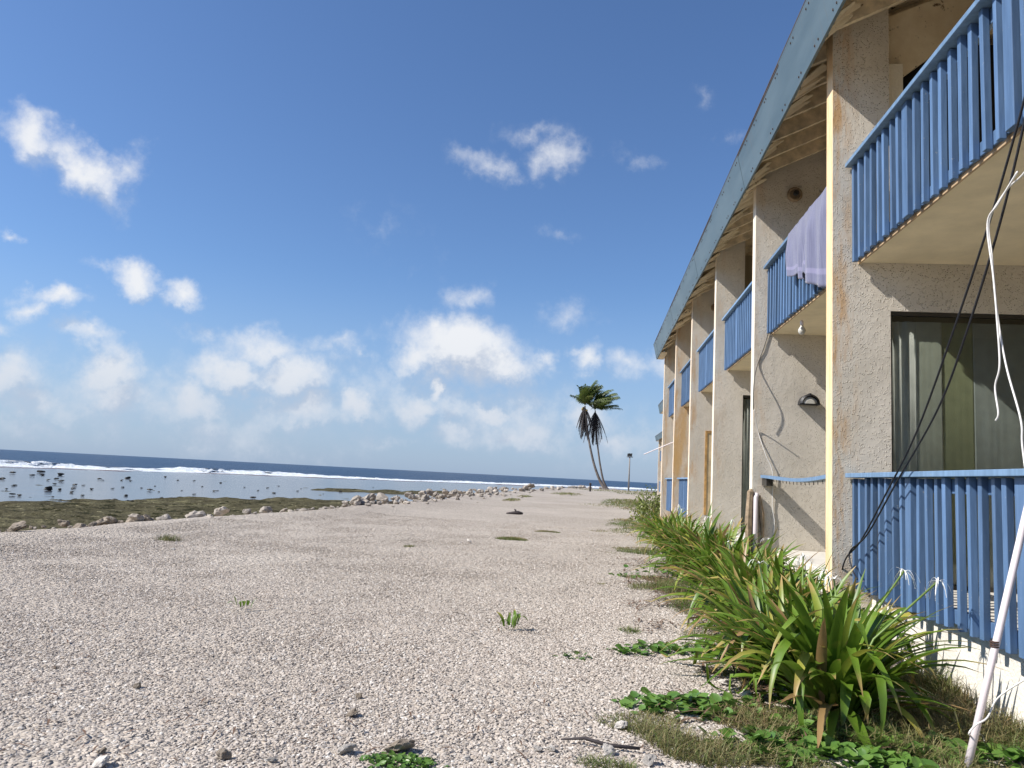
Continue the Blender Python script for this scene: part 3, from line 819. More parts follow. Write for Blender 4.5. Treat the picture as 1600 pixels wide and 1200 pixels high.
def reef_z(P2):
    w = sdist(P2, WATER) + vnoise(P2, .12, 9) * 7          # + on shore side
    s = sdist(P2, SURF)
    bar = 5.0 - np.min([np.hypot(P2[:, 0] - a, (P2[:, 1] - b)) for a, b in [(-24, 84), (-21, 88), (-18, 93), (-15, 97), (-11.5, 99)]], axis=0) + vnoise(P2, .3, 5) * 4
    up = np.maximum(np.clip(w * .05, -.19, .15), np.clip(bar * .045, -.16, .10))
    crest = sm(40, 10, s)
    z = -1.2 + up + vnoise(P2, .5, 6) * .34 + vnoise(P2, 1.4, 8) * .30
    z = np.where(crest > 0, np.maximum(z, -1.2 - .12 + crest * .12 + vnoise(P2, .4, 12) * .12), z)
    z -= 3 * sm(0, -14, s)
    return z, {'crest': np.clip(crest + sm(70, 30, s) * .5, 0, 1)}
reef = link('reef_flat', sheet('reef_flat', graded(-175, 30, -17, 16, .40, 1.055), graded(-70, 330, 42, 26, .40, 1.045), reef_z, M_REEF)); reef['kind'] = 'structure'

def water_mat(name, deep):
    m, t, b = mat(name); p = t.pos()
    b.inputs['IOR'].default_value = 1.33
    if deep:
        n = t.noise(p, .05, 4, .6)
        c = t.mix(t.ramp(n, .3, .7), (.010, .030, .066, 1), (.015, .042, .085, 1))
        wc = t.ramp(t.noise(t.scale(p, (.05, .16, .1)), 1.0, 8, .72), .685, .71)
        c = t.mix(wc, c, (.55, .58, .6, 1))
        t.link(c, b.inputs['Base Color']); b.inputs['Roughness'].default_value = .32
        b.inputs['Specular IOR Level'].default_value = .32
        h = t.math('ADD', t.math('MULTIPLY', t.noise(t.scale(p, (.6, .25, 1)), .12, 3, .5), 5.0), t.noise(p, .8, 5, .6))
        t.link(t.bump(h, .55, 1), b.inputs['Normal'])
    else:
        t.link(t.mix(t.ramp(t.noise(p, .08, 4), .3, .7), (.06, .062, .065, 1), (.09, .088, .095, 1)), b.inputs['Base Color'])
        b.inputs['Roughness'].default_value = .14
        h = t.math('ADD', t.noise(t.scale(p, (1, .5, 1)), 1.3, 3, .5), t.math('MULTIPLY', t.noise(p, .35, 2), 2.5))
        far = t.attr('ripple')
        bn = t.new('ShaderNodeBump'); t.link(h, bn.inputs['Height']); bn.inputs['Distance'].default_value = .09
        t.link(t.math('MULTIPLY', far, 1.0), bn.inputs['Strength']); t.link(bn.outputs[0], b.inputs['Normal'])
    return m
me = npmesh('ocean', np.array([(-40000, -40000, -1.215), (40000, -40000, -1.215), (40000, 40000, -1.215), (-40000, 40000, -1.215)], float), np.array([(0, 1, 2, 3)]), water_mat('deep_ocean_water', True), smooth=False)
o = link('ocean', me); o['kind'] = 'structure'
def lagoon():
    # strip between the shore side and the surf line
    n = 60; V = []; F_ = []; rp = []
    L = np.array(SURF); t = np.concatenate([[0], np.cumsum(np.hypot(*(L[1:] - L[:-1]).T))])
    tt = np.linspace(0, t[-2], 240)
    px_ = np.interp(tt, t, L[:, 0]); py_ = np.interp(tt, t, L[:, 1])
    for i in range(len(tt)):
        a = np.array([px_[i], py_[i]])
        j = np.array([max(a[0] + 120, -6), a[1] - 45]) if a[1] > 0 else np.array([a[0] + 190, a[1] - 60])
        for q in range(9):
            f = q / 8
            p = a + (j - a) * f; V.append((p[0], p[1], -1.205)); rp.append(max(.22, (1 - f * 1.5)) * .9)
    F_ = [(i * 9 + q, i * 9 + q + 1, (i + 1) * 9 + q + 1, (i + 1) * 9 + q) for i in range(len(tt) - 1) for q in range(8)]
    me = npmesh('reef_water', np.array(V), np.array(F_), water_mat('shallow_reef_water', False), {'ripple': rp})
    o = link('reef_water', me); o['kind'] = 'structure'
lagoon()

# surf: ragged ridge of breaking white water along the reef edge
def surf():
    m, t, b = mat('sea_foam'); p = t.pos()
    n = t.noise(p, .7, 6, .7)
    t.link(t.mix(t.ramp(n, .35, .65), (.62, .68, .72, 1), (.86, .88, .88, 1)), b.inputs['Base Color'])
    b.inputs['Roughness'].default_value = .9; b.inputs['Specular IOR Level'].default_value = .1
    t.link(t.bump(t.noise(p, 1.8, 5, .7), .5), b.inputs['Normal'])
    L = SURF; tl = np.concatenate([[0], np.cumsum(np.hypot(*(L[1:] - L[:-1]).T))])
    tt = np.arange(330, tl[-1], .9)
    X = np.interp(tt, tl, L[:, 0]); Y = np.interp(tt, tl, L[:, 1])
    dx = np.gradient(X); dy = np.gradient(Y); ln = np.hypot(dx, dy); nx, ny = dy / ln, -dx / ln      # toward shore
    s2 = np.stack([tt, np.zeros_like(tt)], 1)
    hh = .42 + 1.5 * np.clip(vnoise(s2, .018, 21, 2) + .16, 0, 1) + .9 * np.clip(vnoise(s2, .11, 22, 3), 0, 1)
    hh *= np.clip(.5 + 2.2 * (vnoise(s2, .05, 27, 2) + .25), .28, 1.25)
    hh *= .52
    wob = vnoise(s2, .03, 23, 3) * 8
    prof = [(-6.5, -.2), (-4, .12), (-2.2, .55), (-.8, .9), (0, 1.0), (.7, .75), (1.8, .42), (4, .22), (5.5, .13), (8, .07), (10, -.12)]
    k = len(prof); V = []
    for q, (o_, z) in enumerate(prof):
        j = rng.normal(0, .28, len(tt)); jz = rng.normal(0, .16, len(tt)) * (z > .1)
        jw = vnoise(np.stack([tt, np.full_like(tt, q * 3.7)], 1), .16, 25, 3) * (8 if o_ > 5 else 2.5)
        ww = o_ + wob + j + jw
        V.append(np.stack([X + nx * ww, Y + ny * ww, -1.19 + hh * (z + jz) + (.02 if z > 0 else 0)], 1))
    V = np.stack(V, 1).reshape(-1, 3)
    I = np.arange(len(tt) * k).reshape(len(tt), k)
    Fq = np.stack([I[:-1, :-1].ravel(), I[:-1, 1:].ravel(), I[1:, 1:].ravel(), I[1:, :-1].ravel()], 1)
    o = link('surf', npmesh('surf', V, Fq, m)); o['kind'] = 'stuff'
surf()

# ------------------------------------------------------------------ rocks
def rock_mesh(name, m, seed, flat=.7, sub=3, rough=.35):
    import bmesh
    bm = bmesh.new(); bmesh.ops.create_icosphere(bm, subdivisions=sub, radius=.5)
    r = random.Random(seed); o = Vector((r.random() * 50, r.random() * 50, r.random() * 50))
    planes = [(Vector((r.gauss(0, 1), r.gauss(0, 1), r.gauss(0, 1))).normalized(), r.uniform(.26, .42)) for _ in range(9)]
    for v in bm.verts:
        p = v.co.copy()
        for nrm, dd in planes:
            e = p.dot(nrm) - dd
            if e > 0: p -= nrm * e * .85
        k = 1 + rough * mnoise.noise(p * 3.2 + o) + rough * .5 * mnoise.noise(p * 8 + o)
        v.co = Vector((p.x * k, p.y * k, p.z * k * flat))
    me = bpy.data.meshes.new(name); bm.to_mesh(me); bm.free(); me.materials.append(m)
    return me
def rock_mat(name, a, b_, dark, rough=.85):
    m, t, b = mat(name); p = t.obj(); rnd = t.new('ShaderNodeObjectInfo').outputs['Random']
    off = t.new('ShaderNodeCombineXYZ'); t.link(t.math('MULTIPLY', rnd, 30), off.inputs[0])
    pv = t.vmath('ADD', p, off.outputs[0])
    c = t.mix(t.ramp(t.noise(pv, 2.4, 6, .7), .32, .68), a, b_)
    c = t.mix(t.ramp(t.noise(pv, 7, 5, .7), .58, .72), c, dark)
    s = t.new('ShaderNodeVectorMath', operation='SCALE'); t.link(c, s.inputs[0]); t.link(t.ramp(rnd, 0, 1, .6, 1.2, False), s.inputs['Scale'])
    t.link(s.outputs[0], b.inputs['Base Color']); b.inputs['Roughness'].default_value = rough
    t.link(t.bump(t.noise(pv, 11, 6, .7), .012), b.inputs['Normal'])
    return m
M_CORAL = rock_mat('bleached_coral_rock', (.30, .255, .205, 1), (.46, .405, .34, 1), (.15, .115, .08, 1))
M_BROWN = rock_mat('brown_shore_rock', (.20, .155, .11, 1), (.36, .30, .23, 1), (.09, .07, .05, 1))
M_REEFROCK = rock_mat('dark_reef_rock', (.022, .021, .016, 1), (.055, .05, .035, 1), (.012, .012, .01, 1), .6)
M_PALE = rock_mat('white_coral_stone', (.52, .47, .41, 1), (.70, .65, .58, 1), (.34, .29, .23, 1))
PALE = [rock_mesh('stone', M_PALE, 60 + i, .6, 3) for i in range(4)]
CORAL = [rock_mesh('coral_rock', M_CORAL, i, .75, 3) for i in range(7)]
BROWN = [rock_mesh('shore_rock', M_BROWN, 20 + i, .65, 3) for i in range(5)]
REEFR = [rock_mesh('reef_rock', M_REEFROCK, 40 + i, .42, 2, .5) for i in range(6)]
def put_rock(name, meshes, p, s, label, group, cat='rock', sink=.22):
    o = link(name, random.choice(meshes)); o.location = (p[0], p[1], p[2] + s * (.3 - sink))
    tl = .1 if name == 'reef_rock' else .5
    o.rotation_euler = (random.uniform(-tl, tl), random.uniform(-tl, tl), random.uniform(0, 6.28))
    o.scale = (s * random.uniform(.8, 1.35), s * random.uniform(.8, 1.2), s * random.uniform(.65, 1.1))
    return tag(o, label, cat, group)
def shore_pt(y, d):
    x = np.interp(y, SHORE[:, 1], SHORE[:, 0]); return (x + d, y)
def gz(x, y): return float(ground_z(np.array([[x, y]], float))[0])
# near left: brown rubble edge
def bank_pt(y, d):
    """a point d metres landward of where the gravel starts to fall away at this y"""
    x, y = shore_pt(y, -1.2)
    while gz(x, y) < -.12 and x < 0: x += .1
    return x + d, y
for i in range(125):
    y = random.uniform(9.6, 15.5); d = random.gauss(-.12, .30)
    x, y = bank_pt(y, d); s = random.choice([.07, .10, .13, .18, .25]) * random.uniform(.8, 1.25)
    put_rock('shore_rock', BROWN if random.random() < .8 else CORAL, (x, y, max(gz(x, y), -.25) + .03), s, 'brown or tan stone in the loose rubble edging the gravel at far left', 'rubble stones at the left edge of the gravel', sink=.1)
# scattered pale rocks along the middle of the bank
for i in range(44):
    y = random.uniform(15.0, 26.5); d = random.gauss(-.05, .3)
    x, y = bank_pt(y, d); s = random.choice([.08, .11, .15, .24]) * random.uniform(.8, 1.3)
    put_rock('coral_rock', CORAL, (x, y, max(gz(x, y), -.25) + .02), s, 'small pale stone on the bank between the two rock heaps', 'small stones along the bank', sink=.1)
for (u, v, s, lb) in [(a_, b_, c_ * .72, d_) for a_, b_, c_, d_ in [(305, 812, .50, 'pale lumpy coral boulder on the bank behind the grass tuft'), (325, 814, .38, 'pale rock just right of the lumpy coral boulder'), (345, 803, .42, 'brown grey rock on the bank, behind the pale boulders'),
                      (415, 800, .45, 'rugged grey rock standing alone on the bank before the long heap'), (443, 800, .34, 'small upright grey rock on the bank beside a rugged rock'), (474, 801, .46, 'broad pale rock at the bank edge left of the long heap')]]:
    p = gp(u, v); put_rock('coral_rock', CORAL, (p.x, p.y, 0), s, lb, None, sink=.15)
# the long heap
for i in range(285):
    y = 25 + 47 * random.random() ** 1.25
    w = .55 + .5 * math.sin((y - 25) / 47 * math.pi)
    d = random.gauss(.1, w); x, y = bank_pt(y, d)
    s = random.choice([.10, .14, .17, .22, .28, .36]) * random.uniform(.75, 1.25) * (1 + (y - 25) / 100)
    lift = max(0, .55 - abs(d - .1) * .45) * random.random() * (.35 + .5 * math.sin((y - 25) / 47 * math.pi))
    put_rock('coral_rock', CORAL, (x, y, max(gz(x, y), -.3) + lift), s, 'grey white coral rock in the long heap along the water side', 'rocks of the long heap by the water', sink=.15)
p = gp(575, 790); put_rock('coral_rock', CORAL, (p.x, p.y, .05), .72, 'largest pale boulder at the near end of the long heap', None, sink=.1)
p = gp(597, 786); put_rock('coral_rock', CORAL, (p.x, p.y, .05), .6, 'second boulder at the near end of the long heap', None, sink=.1)
p = gp(827, 765); put_rock('coral_rock', BROWN, (p.x, p.y, .1), 1.15, 'rounded brown boulder by the far shore left of the palms', None, sink=.1)
for i in range(46):
    y = random.uniform(68, 121); d = random.gauss(.1, .8); x, y = shore_pt(y, d)
    put_rock('coral_rock', CORAL, (x, y, gz(x, y) + .1), random.uniform(.25, .6), 'far pale stone in the low line before the surf near the palms', 'far stones along the shore')
# reef rocks standing in the shallow water: (u, v, width in px)
RR = [(20, 738, 12), (62, 737, 16), (50, 742, 10), (20, 758, 6), (24, 757, 8), (3, 747, 12), (65, 740, 8), (95, 741, 14), (67, 741, 8), (75, 749, 10), (95, 751, 10), (88, 747, 8), (85, 755, 9), (117, 757, 11), (10, 763, 8), (76, 764, 18), (93, 764, 10), (30, 773, 10), (82, 775, 8), (20, 772, 14),
      (112, 768, 10), (114, 762, 8), (130, 757, 7), (129, 773, 7), (143, 763, 8), (176, 762, 7), (116, 780, 12), (93, 780, 8), (145, 780, 7), (190, 749, 7), (192, 760, 6), (155, 747, 8), (204, 750, 6), (200, 746, 10), (221, 761, 6), (234, 765, 13), (248, 767, 6), (242, 758, 5), (197, 773, 10), (258, 744, 8), (252, 778, 10), (278, 749, 5), (284, 765, 5), (303, 771, 8), (303, 750, 6), (316, 759, 6), (335, 766, 8), (340, 765, 5),
      (395, 777, 14), (428, 769, 8), (382, 760, 6), (403, 765, 5), (345, 753, 6), (418, 761, 7), (465, 766, 6), (203, 783, 14), (152, 784, 10), (180, 780, 12), (160, 749, 6), (532, 767, 8), (505, 770, 4), (470, 762, 4), (435, 758, 5), (583, 760, 4)]
for i, (u, v, w) in enumerate(RR):
    p = gp(u, v + 2, -1.2); dist = p.length; s = w / 1150 * dist * .68
    lb = 'small dark rock standing in the shallow water over the reef'
    if w >= 16: lb = {62: 'broad dark rock in the reef water nearest the surf at far left', 76: 'large flat dark rock in the reef water at far left'}[u]
    put_rock('reef_rock', REEFR, (p.x, p.y, -1.2), s, lb, None if w >= 16 else 'dark rocks in the reef shallows', sink=.12)
# single stones on the gravel
for (u, v, w, k, lb) in [(540, 1175, 26, 0, 'white angular stone left of the small weed patch at the bottom'), (625, 1172, 38, 1, 'dark grey stone touching the small weed patch at the bottom'), (350, 1184, 24, 1, 'brown round stone on the gravel at bottom left'),
                         (762, 1190, 17, 0, 'little white chip of coral on the bottom gravel'), (950, 1178, 24, 0, 'white stone below the dark twig'), (970, 1138, 28, 0, 'pale lump of coral above the dark twig, in dry grass'), (1013, 1194, 30, 0, 'pale flat stone at the bottom edge in dry grass'),
                         (840, 1173, 16, 0, 'pinkish flat stone left of the dark twig tip'), (862, 1172, 18, 0, 'tan flat stone just left of the dark twig tip'), (560, 1089, 15, 1, 'small brown stone on open gravel in the foreground'), (550, 1117, 20, 1, 'flat brown stone below the small brown stone'),
                         (214, 1075, 13, 1, 'small dark stone on the gravel at lower left'), (270, 860, 8, 0, 'small white stone right below the grass tuft'), (733, 847, 10, 0, 'pale stone on the mid gravel beside flat weeds'), (1135, 1070, 24, 0, 'pale stone under the lily leaves at the gravel edge'), (1165, 1090, 30, 0, 'whitish broken slab among the vines below the lilies'),
                         (155, 1197, 30, 0, 'flat pinkish stone cut by the bottom edge'), (425, 1190, 16, 0, 'pale tan stone near the bottom edge')]:
    p = gp(u, v); s = w / 1150 * p.length * .85
    put_rock('stone', PALE if k == 0 else BROWN, (p.x, p.y, 0), s, lb, None, 'stone', .1)
for i in range(14):
    u = random.uniform(20, 1000); v = 800 + 395 * random.random() ** 1.3
    p = gp(u, v)
    if p.x < shore_pt(p.y, 0)[0] + .4: continue
    put_rock('stone', PALE if random.random() < .7 else BROWN, (p.x, p.y, gz(p.x, p.y)), random.uniform(.028, .048), 'fist sized loose stone lying among the gravel', 'loose stones on the gravel', 'stone', .1)

# ------------------------------------------------------------------ loose gravel (uncountable): pebbles scattered by geometry nodes
def gravel_stuff():
    import bmesh
    m, t, b = mat('coral_pebble'); rnd = t.new('ShaderNodeObjectInfo').outputs['Random']; p = t.pos()
    c = t.mix(t.ramp(rnd, 0, .75, smooth=False), (.365, .31, .258, 1), (.525, .465, .40, 1))
    c = t.mix(t.ramp(rnd, .80, 1.0), c, (.64, .60, .54, 1))
    c = t.mix(t.math('MULTIPLY', t.ramp(t.noise(p, .5, 5, .6), .45, .7), .35), c, (.35, .30, .25, 1))
    t.link(c, b.inputs['Base Color']); b.inputs['Roughness'].default_value = .85; b.inputs['Specular IOR Level'].default_value = .25
    # base patch (faces carrying the density) + a tray of pebble shapes
    V = []; Fc = []; dens = []; isl = []
    xs = np.arange(-13, 3.01, .8); ys = np.concatenate([np.arange(2.2, 10, .8), np.arange(10, 24, 1.4)])
    X, Y = np.meshgrid(xs, ys); P2 = np.stack([X.ravel(), Y.ravel()], 1); Z = ground_z(P2)
    dd = sdist(P2, SHORE)
    for (x, y), z, d in zip(P2, Z, dd):
        V.append((x, y, z)); r = math.hypot(x, y)
        k = (4800 if r < 6.5 else 4800 * (6.5 / r) ** 1.5) * float(np.clip(1.0 + 1.6 * vnoise(np.array([[x, y]]), .45, 41)[0], .45, 1.15))
        u = 928 + 1190 * x / max(y, .1)
        vis = 1 if (-250 < u < 1750) else 0
        dens.append(k * vis * (1 if d > -.6 else .0) * (1 if x < 2.5 else 0)); isl.append(-1)
    nx = len(xs)
    for j in range(len(ys) - 1):
        for i in range(nx - 1): Fc.append((j * nx + i, j * nx + i + 1, (j + 1) * nx + i + 1, (j + 1) * nx + i))
    fs = [0] * len(Fc)
    for q in range(10):
        bm = bmesh.new(); bmesh.ops.create_icosphere(bm, subdivisions=1, radius=.5)
        r = random.Random(q + 100); o = Vector((r.random() * 50, r.random() * 50, 0))
        sc = (r.uniform(.9, 1.5), r.uniform(.65, 1), r.uniform(.35, .6))
        off_ = len(V)
        for v in bm.verts:
            k = 1 + .5 * mnoise.noise(v.co * 2.2 + o)
            V.append((v.co.x * k * sc[0], v.co.y * k * sc[1], v.co.z * k * sc[2])); dens.append(0); isl.append(q)
        for f in bm.faces: Fc.append(tuple(v.index + off_ for v in f.verts)); fs.append(1)
        bm.free()
    me = bpy.data.meshes.new('loose_gravel'); me.from_pydata(V, [], Fc); me.materials.append(m)
    a = me.attributes.new('dens', 'FLOAT', 'POINT'); a.data.foreach_set('value', dens)
    a = me.attributes.new('isl', 'INT', 'POINT'); a.data.foreach_set('value', isl)
    a = me.attributes.new('tray', 'BOOLEAN', 'FACE'); a.data.foreach_set('value', [bool(x) for x in fs])
    me.update()
    o = link('loose_gravel', me); o['kind'] = 'stuff'
    g = bpy.data.node_groups.new('scatter_gravel', 'GeometryNodeTree')
    g.interface.new_socket('Geometry', in_out='INPUT', socket_type='NodeSocketGeometry'); g.interface.new_socket('Geometry', in_out='OUTPUT', socket_type='NodeSocketGeometry')
    t = NT(g); i_ = t.new('NodeGroupInput'); o_ = t.new('NodeGroupOutput')
    at = t.new('GeometryNodeInputNamedAttribute', data_type='BOOLEAN'); at.inputs[0].default_value = 'tray'
    sp = t.new('GeometryNodeSeparateGeometry', domain='FACE'); t.link(i_.outputs[0], sp.inputs[0]); t.link(at.outputs[0], sp.inputs[1])
    ai = t.new('GeometryNodeInputNamedAttribute', data_type='INT'); ai.inputs[0].default_value = 'isl'
    si = t.new('GeometryNodeSplitToInstances', domain='POINT'); t.link(sp.outputs[0], si.inputs[0]); t.link(ai.outputs[0], si.inputs['Group ID'])
    ad = t.new('GeometryNodeInputNamedAttribute', data_type='FLOAT'); ad.inputs[0].default_value = 'dens'
    ds = t.new('GeometryNodeDistributePointsOnFaces'); t.link(sp.outputs[1], ds.inputs[0]); t.link(ad.outputs[0], ds.inputs['Density'])
    ip = t.new('GeometryNodeInstanceOnPoints'); t.link(ds.outputs[0], ip.inputs[0]); t.link(si.outputs[0], ip.inputs['Instance'])
    ip.inputs['Pick Instance'].default_value = True
    rv = t.new('FunctionNodeRandomValue', data_type='FLOAT_VECTOR'); rv.inputs[0].default_value = (-.6, -.6, 0); rv.inputs[1].default_value = (.6, .6, 6.28)
    er = t.new('FunctionNodeEulerToRotation'); t.link(rv.outputs[0], er.inputs[0]); t.link(er.outputs[0], ip.inputs['Rotation'])
    rs = t.new('FunctionNodeRandomValue', data_type='FLOAT'); rs.inputs['Min'].default_value = 0; rs.inputs['Max'].default_value = 1
    rs_out = [q for q in rs.outputs if q.enabled][0]
    pw = t.math('POWER', rs_out, 2.2)
    scl = t.math('MULTIPLY_ADD', pw, .0175, .0088)
    t.link(scl, ip.inputs['Scale'])
    t.link(ip.outputs[0], o_.inputs[0])
    md = o.modifiers.new('scatter', 'NODES'); md.node_group = g
gravel_stuff()

# ------------------------------------------------------------------ vegetation
def leaf_mat(name, g1, g2, tip, yel, gloss=.42, trans=.3):
    m, t, b = mat(name)
    rn = t.attr('rnd'); tt = t.attr('t'); p = t.obj()
    c = t.mix(rn, g1, g2)
    c = t.mix(t.math('MULTIPLY', t.ramp(t.noise(p, 9, 4), .55, .75), .35), c, yel)
    old = t.ramp(rn, .74, .95)
    c = t.mix(t.math('MULTIPLY', old, t.ramp(tt, .15, .8)), c, yel)
    tipf = t.ramp(t.math('ADD', tt, t.math('MULTIPLY', rn, .24)), .95, 1.10)
    c = t.mix(tipf, c, tip)
    dead = t.ramp(rn, .935, .945)
    c = t.mix(dead, c, (.33, .21, .09, 1))
    t.link(c, b.inputs['Base Color']); b.inputs['Roughness'].default_value = gloss
    tr = t.new('ShaderNodeBsdfTranslucent'); t.link(c, tr.inputs[0])
    mx = t.new('ShaderNodeMixShader'); mx.inputs[0].default_value = trans
    out = t.n['Material Output']; t.link(b.outputs[0], mx.inputs[1]); t.link(tr.outputs[0], mx.inputs[2]); t.link(mx.outputs[0], out.inputs[0])
    return m
M_LILY = leaf_mat('lily_leaf', (.085, .160, .015, 1), (.17, .28, .030, 1), (.42, .30, .11, 1), (.42, .38, .07, 1))
M_PETAL = simple('white_petal', (.80, .80, .76, 1), .6, .05)
M_STALK = simple('green_stalk', (.16, .24, .06, 1), .5, .1)
def lily(pos, L, n, label, flowers=0, spread=1.0, bush=False, group='spider lilies planted along the hotel front', low=0):
    r = empty('spider_lily', pos, label, 'plant', group)
    V = []; Fq = []; A = []; Tt = []; seg = 9
    for i in range(n):
        az_ = random.uniform(0, 6.283); rad = .16 * spread * math.sqrt(random.random())
        base = Vector((math.cos(az_ + random.uniform(-.8, .8)) * rad, math.sin(az_ + random.uniform(-.8, .8)) * rad, -.02))
        l = L * random.uniform(.58, 1.06); q = i / n
        el0 = R(random.uniform(74, 90) - 32 * q * spread); bend = R(random.uniform(12, 70) + 28 * q)
        if random.random() < .12: bend += R(50)
        if random.random() < low: el0 = R(random.uniform(15, 45)); bend = R(random.uniform(30, 80))
        w0 = random.uniform(.021, .039) * (L / .95) ** .5
        dirv = Vector((math.cos(az_), math.sin(az_), 0)); sidev = Vector((-dirv.y, dirv.x, 0))
        tw = random.uniform(-.5, .5); swing = random.uniform(-.3, .3)
        kink = random.uniform(.5, .8) if random.random() < .22 else 2
        pnt = base.copy(); rn = random.random(); o = len(V); e = el0
        for k in range(seg + 1):
            t = k / seg
            e = el0 - bend * t ** 1.6 - (R(70) if t > kink else 0)
            dd = dirv * math.cos(e) + Vector((0, 0, 1)) * math.sin(e) + sidev * swing * t * .5
            if k: pnt = pnt + dd.normalized() * (l / seg)
            if pnt.z < .02: pnt.z = .02 + random.random() * .03
            nrm = (dirv * -math.sin(e) + Vector((0, 0, 1)) * math.cos(e))
            sd = (sidev * math.cos(tw * t) + nrm * math.sin(tw * t))
            w = w0 * (min(1, .55 + t * 1.6)) * (1 - max(0, (t - .45) / .55) ** 1.8) + .0015
            V += [pnt + sd * w + nrm * w * .35, pnt, pnt - sd * w + nrm * w * .35]
            A += [rn] * 3; Tt += [t] * 3
        for k in range(seg):
            a = o + 3 * k; Fq += [(a, a + 1, a + 4, a + 3), (a + 1, a + 2, a + 5, a + 4)]
    me = npmesh('leaves', np.array([tuple(v) for v in V]), np.array(Fq), M_LILY, {'rnd': A, 't': Tt})
    link('leaves', me, r)
    for i in range(flowers):
        a = random.uniform(0, 6.283); hgt = L * random.uniform(.78, 1.0); lean = random.uniform(.08, .3)
        top = Vector((math.cos(a) * lean, math.sin(a) * lean, hgt))
        flower(r, top)
    return r
def flower(r, top, petals=8):
    st = MB(); mid = Vector((top.x * .4, top.y * .4, top.z * .55))
    st.tube([(top.x * .1, top.y * .1, .05), mid, top], [.009, .007, .006], 6)
    st_o = st.build('flower', [M_STALK, M_PETAL], r, smooth=True)
    pb = MB()
    for j in range(petals):
        b_ = random.uniform(0, 6.283); l = random.uniform(.06, .135); d = Vector((math.cos(b_), math.sin(b_), 0)); s = Vector((-d.y, d.x, 0)); k_ = random.uniform(.1, 1.1)
        v = []
        for k in range(6):
            t = k / 5; p = top + d * (l * (1.0 * t - .25 * t * t)) + Vector((0, 0, l * (k_ * t - 1.15 * t * t)))
            w = .0045 * (1 - t * .6); v += [p + s * w, p - s * w]
        pb.add(v, [(2 * k, 2 * k + 1, 2 * k + 3, 2 * k + 2) for k in range(5)])
    pb.build('petals', M_PETAL, st_o)
    return st_o
LL = [((1.50, 5.12, 0), .93, 105, 'biggest glossy lily clump, in front of the nearest railing beside the white pole', 0, 1.15, .10),
      ((1.32, 5.80, 0), .84, 66, 'arching lily clump just left of and behind the biggest one', 1, 1.2, .15),
      ((1.86, 6.05, 0), .80, 46, 'upright lily clump against the nearest railing behind the biggest one', 1, .9, 0),
      ((1.32, 6.65, 0), .92, 70, 'drooping yellow tipped lily clump spreading onto the gravel', 1, 1.25, .2),
      ((1.80, 6.95, 0), .86, 56, 'lily clump at the foot of the rust streaked wall end', 2, 1.0, 0),
      ((1.42, 7.75, 0), .92, 70, 'wide lily clump left of the rust streaked wall end', 1, 1.2, .12),
      ((1.86, 8.2, 0), .92, 60, 'lily clump in front of the sagging blue rail', 1, .9, 0),
      ((1.48, 8.9, 0), .96, 70, 'lily clump with brown tips left of the sagging blue rail', 2, 1.15, .1),
      ((1.85, 9.5, 0), .95, 55, 'lily clump below the black half moon lamp', 1, .9, 0),
      ((1.45, 10.1, 0), 1.0, 70, 'tall lily clump standing out just before the broken conduit', 1, 1.1, .05),
      ((1.78, 10.9, 0), 1.0, 55, 'lily clump touching the broken conduit', 1, .9, 0),
      ((1.42, 11.6, 0), 1.02, 62, 'lily clump past the broken conduit at the gravel edge', 1, 1.1, .05),
      ((1.76, 12.5, 0), 1.06, 60, 'tall lily clump against the third wall', 1, .9, 0),
      ((1.38, 13.3, 0), 1.0, 55, 'lily clump with white bloom beyond the third wall', 1, 1.1, .05),
      ((1.70, 14.4, 0), 1.05, 50, 'lily clump against the fourth wall', 1, .9, 0),
      ((1.36, 15.2, 0), 1.0, 50, 'lily clump at the gravel edge before the fourth wall', 1, 1.0, 0),
      ((1.62, 16.6, 0), 1.0, 44, 'lily clump before the far blue patio slats, upright', 1, .9, 0),
      ((1.38, 17.6, 0), .95, 44, 'farthest lily clump, at the dry grass edge', 0, 1.0, 0)]
lr = []
for (p, L, n, lb, fl, sp, low) in LL:
    if p[1] > 6 and p[0] < 1.6: p = (p[0] + .13, p[1], 0); L *= .95
    lr.append(lily(p, L, int(n * 1.8), lb, 1 if fl and (fl == 2 or random.random() < .55) else 0, sp, low=low))
# the two spidery blooms that stand against the blue slats
for (u, v, Y) in [(1412, 893, 5.25), (1466, 908, 5.15)]:
    P = yp(u, v, Y); flower(lr[0], P - Vector(lr[0].location), 15)
for (u, v, Y) in [(1255, 870, 7.2), (1303, 905, 6.2)]:
    k = 4 if u == 1255 else 2
    P = yp(u, v, Y); flower(lr[k], P - Vector(lr[k].location), 10)
# seedlings on the gravel
p = gp(798, 984); lily((p.x, p.y, 0), .17, 9, 'little green lily seedling alone on the open gravel', 0, .45, group=None)
p = gp(385, 953); lily((p.x, p.y, 0), .11, 7, 'tiny green sprout on the gravel at left', 0, .8, group=None)

